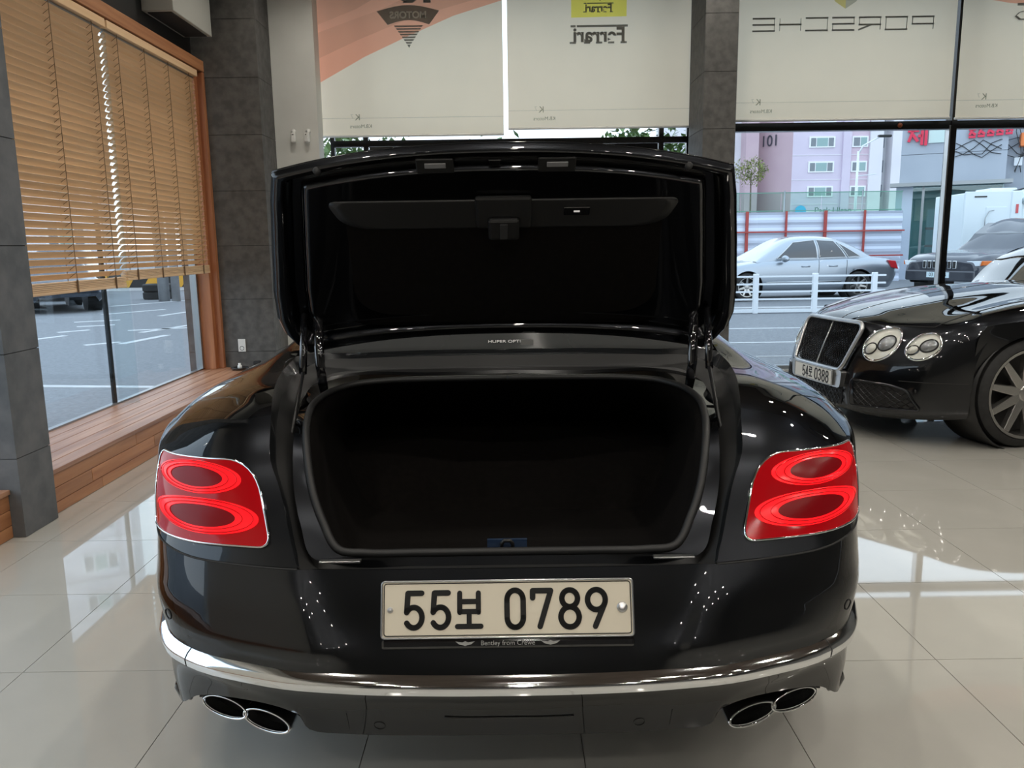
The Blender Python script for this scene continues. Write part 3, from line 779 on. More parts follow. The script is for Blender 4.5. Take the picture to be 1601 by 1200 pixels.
ROOF = [  # rows from rear window base to windscreen base
 [(0,.99,1.040),(.25,.985,1.040),(.48,.985,1.034),(.655,1.00,1.030)],
 [(0,1.22,1.175),(.25,1.22,1.172),(.47,1.23,1.155),(.645,1.27,1.120)],
 [(0,1.55,1.315),(.25,1.55,1.310),(.46,1.55,1.285),(.62,1.58,1.235)],
 [(0,1.95,1.392),(.25,1.95,1.386),(.45,1.95,1.360),(.60,1.97,1.310)],
 [(0,2.35,1.395),(.25,2.35,1.388),(.45,2.35,1.362),(.605,2.37,1.308)],
 [(0,2.65,1.330),(.25,2.64,1.325),(.46,2.66,1.290),(.64,2.70,1.232)],
 [(0,2.90,1.180),(.25,2.89,1.175),(.48,2.88,1.150),(.69,2.86,1.110)],
 [(0,3.08,1.035),(.25,3.07,1.030),(.50,3.02,1.010),(.745,2.93,.985)],
]
LEN = 4.77

def tourer(root, trunk_open):
    """shared body of the two grand tourers in car coordinates: y = 0 tail, y = LEN nose"""
    P = M['paint']; out = {}
    bump = Surf(BUMPER, True); out['bump'] = bump
    grid_mesh('rear_bumper', bump.grid(), P, root)
    lip = bump.grid()[0]; und = lip * np.array([.96, 1, 1]) + np.array([0, .16, -.004])
    grid_mesh('bumper_underside', np.stack([lip, und]), M['plastic_b'], root)
    q = Surf(QUARTER); out['q'] = q
    G = q.grid()
    grid_mesh('quarter_panel', G, P, root, hole=[(1.07, .36, .385)])
    Gm = G.copy(); Gm[..., 0] *= -1
    grid_mesh('quarter_panel', Gm, P, root, flip=True, hole=[(1.07, .36, .385)])
    net = [[(SIDE[r][k], SIDE_Y[k], SIDE_Z[r]) for k in range(len(SIDE_Y))] for r in range(len(SIDE))]
    top = [(.958,.74,.856),(.990,1.07,.868),(.986,1.6,.863),(.958,2.2,.865),(.952,2.77,.866),(.952,3.4,.857),(.962,3.81,.842),(.957,4.15,.812)]
    net[-1] = top
    sd = Surf(net); out['side'] = sd
    G = sd.grid(step=.02); arches = [(1.07, .36, .385), (3.81, .36, .385)]
    grid_mesh('side_panel', G, P, root, hole=arches)
    Gm = G.copy(); Gm[..., 0] *= -1
    grid_mesh('side_panel', Gm, P, root, flip=True, hole=arches)
    # shoulder between side panel and side windows
    sh = [[(.986,1.6,.862),(.955,1.6,.912),(.87,1.6,.958),(.775,1.60,.985)], [(.958,2.1,.866),(.93,2.1,.910),(.865,2.1,.950),(.79,2.1,.975)], [(.952,2.77,.866),(.905,2.8,.925),(.83,2.85,.962),(.75,2.92,.984)]]
    S = Surf(sh); G = S.grid(); grid_mesh('shoulder', G, P, root, flip=True)
    Gm = G.copy(); Gm[..., 0] *= -1; grid_mesh('shoulder', Gm, P, root)
    # front half
    fr = [[(x, LEN - d, z) for (x, d, z) in row] for row in FRONT]
    F = Surf(fr, True); out['front'] = F
    k7 = F.ku[7]; vc = F.kv; mid = (len(vc) - 1) // 2
    va, vb = vc[mid - 4], vc[mid + 4]
    grid_mesh('front_bumper', F.grid(u1=k7, step=.02), P, root, hole=[(3.81, .36, .385)])
    grid_mesh('bonnet', F.grid(u0=k7, v0=va, v1=vb), P, root)
    grid_mesh('front_wing', F.grid(u0=k7, v1=va), P, root, hole=[(3.81, .36, .385)])
    grid_mesh('front_wing', F.grid(u0=k7, v0=vb), P, root, hole=[(3.81, .36, .385)])
    # bonnet shut lines and centre crease
    for s in (-1, 1):
        vv = vb if s > 0 else va
        pts = F.at(np.linspace(k7, F.ku[-1], 40), np.full(40, vv)); MB().tube([(p[0], p[1], p[2] + .0005) for p in pts], .0028, 6).build('shut_line', M['joint'], root)
    pts = F.at(np.full(50, k7), np.linspace(va, vb, 50)); MB().tube(pts, .0028, 6).build('shut_line', M['joint'], root)
    pts = F.at(np.linspace(k7, F.ku[-1], 40), np.full(40, vc[mid])); MB().tube(pts, .005, 8, ry=.5).build('bonnet_crease', P, root, True)
    # greenhouse
    Rf = Surf(ROOF, True); out['roof'] = Rf
    grid_mesh('rear_window', Rf.grid(u1=Rf.ku[2]), M['tint_rear'], root, flip=True)
    grid_mesh('roof', Rf.grid(u0=Rf.ku[2], u1=Rf.ku[5]), P, root, flip=True)
    grid_mesh('windscreen', Rf.grid(u0=Rf.ku[5]), M['tint'], root, flip=True)
    for s in (-1, 1):
        e = np.array([r[-1] for r in ROOF]); base = np.array([(.72,1.42,1.07),(.75,1.5,1.02),(.775,1.60,.985),(.785,1.9,.978),(.79,2.2,.975),(.775,2.55,.978),(.755,2.8,.982),(.75,2.92,.984)])
        tp = np.array([e[1], e[2], e[2] + (.0, .03, 0.01), e[3], e[3] * .5 + e[4] * .5, e[4], e[5], e[7]])
        mid_ = (base + tp) / 2; mid_[:, 0] += .012
        W = Surf(np.stack([base, mid_, tp])); G = W.grid(); G[..., 0] *= s
        grid_mesh('side_window', G, M['tint'], root, flip=(s > 0))
        # door mirror
        mr = MB().lathe([(-.10, 0), (-.09, .03), (-.05, .055), (.02, .06), (.07, .045), (.09, 0)], 16, 'x', (s * .985, 2.60, .985)).build('door_mirror', P, root, True)
        # wheel arch liner
        for y in (1.07, 3.81):
            MB().lathe([(s*.62, .40), (s*.955, .392), (s*.955, .384), (s*.62, .384), (s*.60, .384), (s*.60, .40)], 40, 'x', (0, y, .36), closed=True).build('arch_liner', M['plastic_b'], root, True)
            wheel(root, s * .845, y, .36, .36, s, w=.26, rot=.1)
    box('underbody', -.66, .66, .55, 4.3, .20, .28, M['plastic_b'], root)
    return out

# registration plate glyphs: strokes in a cell 0..1 x 0..1 (y up)
def arcpts(cx, cy, rx, ry, a0, a1, n=14): return [(cx + rx * math.cos(math.radians(a0 + (a1 - a0) * k / n)), cy + ry * math.sin(math.radians(a0 + (a1 - a0) * k / n))) for k in range(n + 1)]
GL = {
 '5': [[(.86, .94), (.16, .94), (.11, .50)] , [(.11, .50)] + arcpts(.46, .32, .42, .26, 150, -148, 18)],
 '0': [[(.08, .72)] + arcpts(.5, .72, .42, .24, 180, 0) + [(.92, .28)] + arcpts(.5, .28, .42, .24, 0, -180) + [(.08, .72)]],
 '7': [[(.06, .76), (.06, .94), (.94, .94), (.40, .04)]],
 '8': [arcpts(.5, .74, .38, .21, 0, 360, 24), arcpts(.5, .28, .44, .25, 0, 360, 24)],
 '9': [arcpts(.5, .70, .42, .25, 0, 360, 24), [(.90, .62), (.42, .04)]],
 '3': [arcpts(.46, .73, .38, .21, 160, -80), arcpts(.46, .28, .42, .24, 85, -160)],
 '4': [[(.66, .04), (.66, .94), (.06, .30), (.96, .30)]],
 'bo': [[(.12, .98), (.12, .48)], [(.88, .98), (.88, .48)], [(.12, .76), (.88, .76)], [(.12, .50), (.88, .50)], [(.5, .42), (.5, .14)], [(.02, .12), (.98, .12)]],
 'ru': [[(.1, .98), (.88, .98), (.88, .80), (.12, .80), (.12, .62), (.92, .62)], [(.02, .42), (.98, .42)], [(.5, .42), (.5, .06)]],
 'ro': [[(.1, .98), (.88, .98), (.88, .78), (.12, .78), (.12, .56), (.92, .56)], [(.5, .54), (.5, .2)], [(.02, .16), (.98, .16)]],
}
def stroke_poly(mb, pts, t, y=0.0, th=.0012):
    """polyline as flat bars with round joints in the x-z plane facing -y"""
    for a, b in zip(pts[:-1], pts[1:]):
        d = Vector((b[0]-a[0], b[1]-a[1])); L_ = d.length
        if L_ < 1e-6: continue
        n = Vector((-d.y, d.x)) / L_ * t / 2
        q = [(a[0]+n.x, a[1]+n.y), (b[0]+n.x, b[1]+n.y), (b[0]-n.x, b[1]-n.y), (a[0]-n.x, a[1]-n.y)]
        mb.prism(q, y, y - th, 'y')
    for p in pts:
        mb.prism([(p[0] + t/2*math.cos(2*PI*k/10), p[1] + t/2*math.sin(2*PI*k/10)) for k in range(10)], y, y - th * 1.02, 'y')
def reg_plate(root, Mx, layout, w=.52, h=.113, mat=None):
    """plate parts under root; Mx maps plate plane (x right, -y out, z up) into root space"""
    pl = empty('number_plate', (0, 0, 0)); pl.parent = root; pl.matrix_local = Mx
    poly = rquad([(-w/2, -h/2), (w/2, -h/2), (w/2, h/2), (-w/2, h/2)], .008)
    MB().prism(poly, .004, -.001, 'y').build('plate_blank', mat or M['plate'], pl)
    po = rquad([(-w/2 + .004, -h/2 + .004), (w/2 - .004, -h/2 + .004), (w/2 - .004, h/2 - .004), (-w/2 + .004, h/2 - .004)], .007)
    MB().tube([(a, -.0012, b) for a, b in po], .0011, 6, closed=True).build('plate_border', M['glyph'], pl)
    MB().tube([(a * 1.003, -.001, b * 1.01) for a, b in poly], .0022, 6, closed=True).build('plate_rim', M['chrome_dull'], pl, True)
    for (ch, x0, x1, z0, z1, t) in layout:
        mb = MB()
        for st in GL[ch]: stroke_poly(mb, [(x0 + (x1 - x0) * a, z0 + (z1 - z0) * b) for a, b in st], t, -.001)
        mb.build('plate_character', M['glyph'], pl)
    return pl

# ------------------------------------------------------------------ the open-boot car
car = thing('grand_tourer', 'dark grey coupe seen from behind with its boot lid raised', 'car', (-.016, 1.50, 0))
T = tourer(car, True)
B_, Q_ = T['bump'], T['q']
OUT = (0, -1, 0)

# chrome bar across the bumper
xs = np.concatenate([np.linspace(0, .70, 22), np.linspace(.73, .855, 12)])
bz = lambda x: .4715 + .006 * (x / .8) ** 2 + .022 * max(0, (x - .62) / .23) ** 2
half = B_.on([(x, bz(x)) for x in xs], .0, OUT, lim=lambda S: (S[:, 2] > .40) & (S[:, 2] < .56) & (S[:, 0] >= 0))
half[:, 2] = [bz(x) for x in xs]
def bar_half(h): return [tuple(p) for p in h]
full = [(-p[0], p[1], p[2]) for p in half[:0:-1]] + [tuple(p) for p in half]
bar = MB(); n = 14; ring = []
N = len(full)
for i, p in enumerate(full):
    a = Vector(full[max(i-1, 0)]); b = Vector(full[min(i+1, N-1)]); d = (b - a).normalized(); outv = Vector((d.y, -d.x, 0)).normalized()
    if outv.y > 0 and abs(p[0]) < .6: outv = -outv
    s_t = min(1, (min(i, N-1-i) + .4) / 5); hh = .0185 * s_t; dd = .016 * s_t
    # profile: rounded upper face, flat lower face
    pf = [(-.006, -hh), (dd*.86, -hh*.96), (dd*.93, -hh*.55), (dd*.99, -hh*.12), (dd*.93, hh*.05), (dd*.52, hh*.52), (-.004, hh)]
    ring.append([Vector(p) + outv * q + Vector((0, 0, w_)) for q, w_ in pf])
v = [q for R in ring for q in R]; k = 7; f = []
for i in range(N - 1):
    for j in range(k - 1): f.append((i*k+j, i*k+j+1, (i+1)*k+j+1, (i+1)*k+j))
bar.add(v, f).build('chrome_bar', M['chrome'], car, autosmooth=.45)
for s in (-1, 1):
    i0 = int(np.argmin(abs(half[:, 0] - .685)))
    MB().tube(ring[(N - 1) // 2 + s * i0], .0014, 5).build('bar_joint', M['joint'], car)

# shut lines bumper to quarter panel, and the fold lines of the centre panel
for s in (-1, 1):
    pts = B_.at(np.full(40, B_.ku[-1]), np.linspace(B_.kv[12], B_.kv[-1], 40)); pts[:, 0] *= s
    MB().tube([(p[0], p[1] - .0005, p[2]) for p in pts], .002, 6).build('shut_line', M['joint'], car)

# number plate
pc = Vector((0, .0555, .6175)); tilt = math.atan2(.036, .105)
Mx = Matrix.Translation(pc) @ Matrix.Rotation(-tilt, 4, 'X')
H1, H0 = .040, -.041
lay = [('5', -.213, -.172, H0, H1-.002, .0115), ('5', -.158, -.117, H0, H1-.002, .0115), ('bo', -.105, -.054, H0 - .003, H1 - .006, .0105),
       ('0', -.004, .036, H0, H1, .0115), ('7', .050, .093, H0 + .001, H1, .0115), ('8', .108, .151, H0, H1, .0115), ('9', .163, .207, H0, H1, .0115)]
pl = reg_plate(car, Mx, lay)
for x, r in ((-.243, .006), (.238, .011)):
    MB().lathe([(-.001, r), (-.003, r), (-.005, r*.7), (-.005, 0)], 16, 'y', (x, 0, 0)).build('plate_screw', M['chrome_dull'], pl, True)
sur = MB().box(-.264, .264, .004, .016, -.060, .060).box(-.262, .262, -.001, .016, -.080, -.0592).build('plate_holder', M['mirror_black'], car, bevel=.006)
sur.matrix_local = Mx
Mt = Mx @ frame((0, -.0016, -.0685), (1, 0, 0), (0, 0, 1))
text('holder_lettering', 'Bentley from Crewe', .0135, M['cream_print'], car, Mt)
for s in (-1, 1):
    mb = MB(); x0 = s * .083 if False else s * .088
    mb.prism([(x0 - .020, .003), (x0 - .006, .001), (x0, .0035), (x0 + .006, .001), (x0 + .020, .003), (x0 + .012, -.003), (x0 + .004, -.0045), (x0, -.006), (x0 - .004, -.0045), (x0 - .012, -.003)], -.0010, -.0018, 'y')
    o = mb.build('wing_emblem', M['cream_print'], car); o.matrix_local = Mx @ Matrix.Translation((0, 0, -.0675))

# parking sensors
def on_bumper(x, z, off): return B_.on([(x, z)], off, OUT, lim=lambda S: S[:, 1] < .5)[0]
for (x, z, r) in ((-.765, .553, .011), (.765, .553, .011), (-.285, .325, .012), (.285, .325, .012)):
    pts = [(x + r*math.cos(t), z + r*math.sin(t)) for t in np.linspace(0, 2*PI, 20, endpoint=False)]
    P_ = B_.on(pts, .0006, OUT, lim=lambda S: (S[:, 1] < .5) & (S[:, 0] * x > 0))
    MB().tube(P_, .0011, 5, closed=True).build('sensor_ring', M['joint'], car)
# slot in the valance
pts = [(-.14, .352), (.14, .352)]
P_ = B_.on([(x, .352 + .004 * (abs(x) / .14) ** 6) for x in np.linspace(-.14, .14, 24)], .001, OUT, lim=lambda S: (S[:, 1] < .2))
MB().tube(P_, .0022, 6).build('valance_slot', M['plastic_b'], car, True)
for s in (-1, 1):
    P_ = B_.on([(s * .355, z) for z in np.linspace(.31, .36, 8)], .0004, OUT, lim=lambda S: (S[:, 1] < .3) & (S[:, 0] * s > 0))
    MB().tube(P_, .001, 5).build('shut_line', M['joint'], car)

# exhausts: a black recess and a twin oval tip on each side
for s in (-1, 1):
    MB().box(min(s*.44, s*.762), max(s*.44, s*.762), .305, .60, .278, .40).build('exhaust_recess', M['plastic_b'], car)
    MB().tube([(s*.796, .282, .345), (s*.803, .290, .318), (s*.797, .298, .292), (s*.780, .305, .276)], [.006, .011, .012, .006], 10).build('recess_lip', M['mirror_black'], car, True)
    for (x, z, y0) in ((.664, .310, .205), (.553, .303, .158)):
        mb = MB(); R = 40; rings = []
        for (yy, sc) in ((y0 + .20, .97), (y0 + .01, 1.0), (y0 + .002, .98), (y0, .93), (y0 + .002, .88), (y0 + .014, .86), (y0 + .2, .85)):
            ring = []
            for q in range(R):
                t = 2*PI*q/R; a = .064 * sc * math.cos(t); b = .0225 * (sc - (1 - sc) * .9) * math.sin(t); ca = math.cos(s * .06); sa = math.sin(s * .06)
                lx = a * ca - b * sa * 1.0; lz = a * sa + b * ca
                ring.append((s * x + lx, yy + lx * s * .42 + lz * .35, z + lz))
            rings += ring
        ff = []
        for i in range(6):
            for q in range(R): ff.append((i*R+q, i*R+(q+1) % R, (i+1)*R+(q+1) % R, (i+1)*R+q))
        mb.add(rings, ff); mb.build('exhaust_tip', M['chrome'], car, True)
        MB().add([(p[0], p[1] + .05, p[2]) for p in rings[5*R:6*R]], [tuple(range(R))]).build('exhaust_bore', M['black'], car)

# tail lamps
lamp_out = densify(rquad([(.508, .722), (.846, .716), (.846, .873), (.574, .882)], [.03, .012, .012, .075], 8), .02)
limq = lambda S: S[:, 1] < .60
for s in (-1, 1):
    lamp = empty('tail_lamp', (0, 0, 0)); lamp.parent = car
    def part(name, V, F, mat, par):
        V = np.array(V); 
        if s < 0: V = mirror_pts(V)
        return mesh(name, V, F, mat, par, True)
    V, F = ring_fill(Q_, lamp_out, (.70, .797), .004, 8, OUT, lim=limq); lens = part('lens', V, F, M['lens_red'], lamp)
    for (cx_, cz_, a, b, rot) in ((.714, .842, .116, .0300, .012), (.686, .770, .142, .0340, .008)):
        def ell(k): return [(cx_ + a*k*math.cos(t)*math.cos(rot) - b*k*math.sin(t)*math.sin(rot), cz_ + b*k*math.sin(t)*math.cos(rot) + a*k*math.cos(t)*math.sin(rot)) for t in np.linspace(0, 2*PI, 56, endpoint=False)]
        e1 = ell(1.0)
        V, F = ring_fill(Q_, e1, (cx_, cz_), .0055, 6, OUT, dome=.004, inner=.62, lim=limq); part('light_ring', V, F, M['lens_ring'], lens)
        V, F = ring_fill(Q_, ell(.66), (cx_, cz_), .0065, 5, OUT, dome=.001, lim=limq); part('lamp_core', V, F, M['lens_core'], lens)
        for kk in (.74, .92):
            P_ = Q_.on(ell(kk), .0085, OUT, lim=limq)
            if s < 0: P_ = mirror_pts(P_)
            MB().tube(P_, .0011, 5, closed=True).build('ring_groove', M['lens_red'], lens, True)
    P_ = Q_.on(lamp_out, .004, OUT, lim=limq)
    if s < 0: P_ = mirror_pts(P_)
    MB().tube(P_, .0028, 8, closed=True).build('chrome_surround', M['chrome'], lamp, True)

# ------------------------------------------------------------------ boot opening
def spline(pts, n):
    S = Surf([pts, [(a, b, c + .1) for a, b, c in pts]]); return S.at(np.zeros(n), np.linspace(0, S.kv[-1], n))
edge = [(0,.099,.689),(.2,.10,.689),(.40,.106,.689),(.446,.108,.690),(.464,.140,.730),(.507,.225,.827),(.542,.282,.884),(.563,.370,.945),(.606,.55,.990),(.652,.80,1.008),(.655,.96,1.028),(.60,.99,1.035),(.48,.985,1.034),(.25,.985,1.040),(0,.99,1.040)]
gut_o = [(0,.103,.672),(.2,.104,.672),(.39,.112,.672),(.438,.118,.675),(.456,.150,.708),(.498,.238,.800),(.532,.298,.855),(.556,.385,.905),(.598,.56,.940),(.642,.80,.955),(.640,.93,.985),(.58,.97,1.012),(.46,.975,1.018),(.25,.975,1.022),(0,.98,1.022)]
gut_i = [(0,.135,.668),(.2,.136,.668),(.38,.142,.668),(.415,.155,.668),(.442,.185,.695),(.470,.265,.770),(.490,.325,.825),(.510,.41,.865),(.548,.56,.890),(.585,.76,.905),(.585,.87,.945),(.545,.93,.975),(.45,.95,.985),(.25,.955,.99),(0,.955,.99)]
fl_o = [(0,.160,.670),(.2,.160,.670),(.36,.162,.672),(.428,.160,.694),(.458,.200,.752),(.482,.250,.805),(.499,.310,.858),(.514,.385,.910),(.545,.55,.930),(.575,.74,.945),(.570,.83,.962),(.53,.89,.975),(.44,.92,.985),(.25,.935,.988),(0,.935,.988)]
fl_i = [(0,.168,.690),(.2,.168,.690),(.31,.168,.691),(.368,.170,.697),(.414,.212,.752),(.441,.252,.800),(.463,.305,.856),(.480,.365,.898),(.505,.490,.930),(.515,.62,.944),(.495,.72,.954),(.44,.79,.962),(.36,.815,.966),(.20,.825,.968),(0,.83,.968)]
def ring3(pts, n=140):
    h = spline(pts, n); L = h[:0:-1].copy(); L[:, 0] *= -1
    return np.concatenate([L, h])
R_e, R_go, R_gi, R_fo, R_fi = [ring3(p) for p in (edge, gut_o, gut_i, fl_o, fl_i)]
def loft(name, a, b, mat, mids=0, par=None):
    G = np.stack([a + (b - a) * k / (mids + 1) for k in range(mids + 2)]); return grid_mesh(name, G, mat, par or car)
loft('boot_edge', R_e, R_go, M['paint_in']); loft('boot_gutter', R_go, R_gi, M['seal']); loft('gutter_wall', R_gi, R_fo, M['seal']); loft('boot_flange', R_fo, R_fi, M['paint'], 3)
cl = R_fi.copy()
seal = MB().tube([(p[0], p[1] + .004, p[2] + .006) for p in cl], .0095, 8).build('boot_seal', M['seal'], car, True)
inn = R_fi * np.array([.975, 1, 1]) + np.array([0, .03, -.02]); deep = R_fi * np.array([.99, 1, 1]) + np.array([0, .10, -.06])
ctr = np.array([0, .50, .80]); back = R_fi.copy(); back = (back - ctr) * np.array([1.02, .75, .55]) + np.array([0, .98, .66])
sack = np.stack([R_fi, inn, deep, (deep + back) / 2, back])
grid_mesh('boot_liner', sack, M['felt'], car)
mesh('boot_bulkhead', back, [tuple(range(len(back)))], M['felt'], car)
fl = MB().box(-.50, .50, .24, 1.05, .50, .512).build('boot_floor', M['felt'], car)
# sill trim and striker
st = Surf([[( x, .176 + .02 * (x/.36)**6, .690) for x in np.linspace(-.36, .36, 9)], [(x*.99, .200, .684) for x in np.linspace(-.36, .36, 9)], [(x*.97, .215, .655) for x in np.linspace(-.36, .36, 9)], [(x*.95, .222, .58) for x in np.linspace(-.36, .36, 9)]])
grid_mesh('sill_trim', st.grid(), M['plastic_b'], car)
M['blue_film'] = bsdf('blue_film', (.015, .032, .07), .3, 0, .5)
sk = MB().box(-.045, .045, .219, .225, .670, .7065); skb = sk.build('striker_plate', M['blue_film'], car, bevel=.001)
MB().tube([(-.013, .218, .680), (-.012, .205, .702), (-.006, .203, .709), (.006, .203, .709), (.012, .205, .702), (.013, .218, .680)], .0045, 8).build('striker', M['plastic_b'], car, True)
for s in (-1, 1):
    MB().box(s*.36 - .045, s*.36 + .045, .128, .145, .6905, .6955).build('sill_end_trim', M['chrome_dull'], car, bevel=.002)

# window print
Rf = T['roof']
text('window_print', 'HUPER OPTIK', .019, bsdf('white_print', (.6, .6, .6), .5), car, frame((.0, 1.012, 1.0605), (1, 0, 0), (0, .86, .5)))
box('window_sticker', .045, .085, 1.006, 1.0065, 1.048, 1.066, M['cream_print'], car)

# ------------------------------------------------------------------ boot lid, raised
lid = empty('boot_lid', (0, 0, 0)); lid.parent = car
HY, HZ = .925, 1.030          # hinge line (car coordinates)
TYp, TZp = .56, 1.600         # top centre
d_ = Vector((0, TYp - HY, TZp - HZ)); LL = d_.length; d_.normalize(); nrm = Vector((0, -d_.z, d_.y))   # towards the viewer
if nrm.y > 0: nrm = -nrm
def lp(x, s, o=0.0):
    """lid point: x across, s 0..1 along from the hinge, o proud towards the viewer; the lid is bowed"""
    bow = -.040 * (1 - (2*s - 1) ** 2)
    q = Vector((0, HY, HZ)) + d_ * (s * LL) + nrm * (bow + o)
    return (x, q.y, q.z)
def lw(s): # half width of the lid
    return np.interp(s, [0, .06, .12, .2, .35, .6, .85, 1.0], [.600, .645, .672, .684, .680, .655, .625, .600])
def s_bot(u): return .088 * (1 - abs(u) ** 2.4)
def s_top(u): return 1.0 - .118 * abs(u) ** 2.3
def lid_sheet(name, mat, u0, u1, v0, v1, o, par, thick=0.0, ins=0.0, nu=60, nv=40, kind=None):
    G = np.zeros((nv + 1, nu + 1, 3))
    for i in range(nv + 1):
        for j in range(nu + 1):
            u = u0 + (u1 - u0) * j / nu; vv = v0 + (v1 - v0) * i / nv
            s = s_bot(u) + (s_top(u) - s_bot(u)) * vv
            G[i, j] = lp(u * (lw(vv) - ins), s, o(u, vv) if callable(o) else o)
    ob = grid_mesh(name, G, mat, par)
    if thick:
        so = ob.modifiers.new('thickness', 'SOLIDIFY'); so.thickness = thick; so.offset = 0
    return ob
# outer skin (paint, far side) and the edge returning towards the viewer
lid_sheet('outer_skin', M['paint'], -1, 1, 0, 1, -.030, lid, .004)
def frame_o(u, v):
    e = min(1 - abs(u), (1 - v) * 1.6, v * 1.2); base = .0
    rim = .0 if e < .05 else -.0
    # folded pressing: rim, gutter, inner plateau
    def sm(a, b, t): t = min(1, max(0, (t - a) / (b - a))); return t*t*(3 - 2*t)
    h = -.022 + .022 * sm(.0, .025, e) - .030 * sm(.07, .10, e) + .034 * sm(.135, .165, e)
    return h
lid_sheet('inner_frame', M['paint'], -1, 1, 0, 1, frame_o, lid, 0, nu=150, nv=110)
# felt trim with rounded lower corners
felt_out = rquad([(-.530, .15), (.530, .15), (.515, .775), (-.515, .775)], [.17, .17, .06, .06], 12)
def lid_poly(name, poly, o, mat, par, thick=.006, rings=14, dome=0.0):
    c = np.mean(np.array(poly), axis=0); n = len(poly); V = []; F = []
    for k in range(rings + 1):
        t = max(.02, k / rings)
        for p in poly:
            x = c[0] + (p[0] - c[0]) * t; s = c[1] + (p[1] - c[1]) * t
            V.append(lp(x, s, o + dome * (1 - t ** 6)))
    for i in range(rings):
        for j in range(n): F.append((i*n+j, i*n+(j+1) % n, (i+1)*n+(j+1) % n, (i+1)*n+j))
    F.append(tuple(range(n)))
    m0 = len(V)
    for p in poly: V.append(lp(p[0], p[1], o - thick))
    for j in range(n): F.append((rings*n+j, rings*n+(j+1) % n, m0+(j+1) % n, m0+j))
    return mesh(name, V, F, mat, par, True)
lid_poly('trim_panel', densify(felt_out, .03), -.004, M['felt'], lid, dome=.012)
grip = rquad([(-.43, .635), (.43, .635), (.47, .765), (-.47, .765)], [.10, .10, .03, .03], 8)
lid_poly('pull_panel', densify(grip, .03), .010, M['plastic_b'], lid, thick=.02)
# latch housing, button, lamps, bumpers
def lid_box(name, x0, x1, s0, s1, o0, o1, mat, par, bevel=.003):
    c = [lp(x, s, o) for o in (o0, o1) for (x, s) in ((x0, s0), (x1, s0), (x1, s1), (x0, s1))]
    return MB().add(c, [(0,3,2,1),(4,5,6,7),(0,1,5,4),(1,2,6,5),(2,3,7,6),(3,0,4,7)]).build(name, mat, par, bevel=bevel)
lat = lid_box('latch_cover', -.075, .075, .64, .79, .005, .022, M['plastic_b'], lid, .008)
lid_box('latch', -.042, .042, .60, .70, .020, .040, M['plastic_b'], lat, .008)
lid_box('latch_slot', -.010, .010, .61, .68, .036, .043, M['joint'], lat, .001)
bt = lid_box('close_button', .160, .230, .695, .735, .008, .016, M['mirror_black'], lid)
lid_box('button_symbol', .187, .203, .711, .719, .0162, .0165, bsdf('lit_symbol', (.6, .6, .6), .5, emit=(1, .95, .9), estr=.35), bt, 0)
M['clear_lens'] = bsdf('clear_ribbed_lens', (.35, .35, .36), .15, .4)
for x in (-.172, .138):
    pl_ = lid_box('plate_lamp', x - .048, x + .048, .890, .955, -.002, .006, M['plastic_b'], lid, .003)
    lid_box('lamp_lens', x - .026, x + .028, .915, .938, .0055, .009, M['clear_lens'], pl_, .002)
lid_box('release_switch', -.036, -.004, .922, .950, -.002, .006, M['mirror_black'], lid)
for s in (-1, 1):
    MB().lathe([(.01, .011), (-.004, .010), (-.007, .006), (-.007, 0)], 14, 'y', lp(s * .475, .905, .0)).build('rubber_stop', M['rubber'], lid, True)
# hinges and gas struts
for s in (-1, 1):
    a = Vector(lp(s * .600, .20, -.01)); mid_ = Vector((s * .575, .72, .955)); e_ = Vector((s * .545, .47, .885))
    MB().tube([a, mid_ + (a - mid_) * .25], .011, 12).build('strut_cylinder', M['mirror_black'], lid, True)
    MB().tube([mid_ + (a - mid_) * .27, e_], .0055, 10).build('strut_rod', M['plastic_b'], lid, True)
    MB().tube([lp(s * .56, .22, -.02), (s * .548, .83, 1.02), (s * .545, .84, .95)], .014, 8, ry=.6).build('hinge_arm', M['mirror_black'], lid, True)

ANG2 = 99.0; NPOS = (2.26, 5.90)

# ------------------------------------------------------------------ the second grand tourer, nose towards the left
ang = math.radians(ANG2); hd = Vector((-math.sin(ang), math.cos(ang)))
NX, NY = NPOS
car2 = thing('grand_tourer', 'dark coupe facing left on the right with mesh grille and round headlamps', 'car', (NX - hd.x * LEN, NY - hd.y * LEN, 0), ang)
T2 = tourer(car2, False); F2 = T2['front']; FO = (0, 1, 0)
limf = lambda S: (S[:, 1] > LEN - .75)
limL = lambda S: (S[:, 1] > LEN - .80) & (S[:, 0] < 0)
limR = lambda S: (S[:, 1] > LEN - .80) & (S[:, 0] > 0)
# boot deck and lid of the closed car
deck = Surf([[(0, .10, .69), (.25, .102, .69), (.446, .108, .69)], [(0, .16, .76), (.25, .16, .76), (.475, .165, .755)], [(0, .27, .885), (.25, .27, .885), (.542, .282, .884)], [(0, .36, .95), (.3, .36, .95), (.563, .37, .945)], [(0, .6, 1.0), (.3, .6, 1.0), (.606, .55, .99)], [(0, .99, 1.04), (.3, .99, 1.04), (.654, .96, 1.026)]], True)
grid_mesh('boot_lid', deck.grid(), M['paint'], car2)
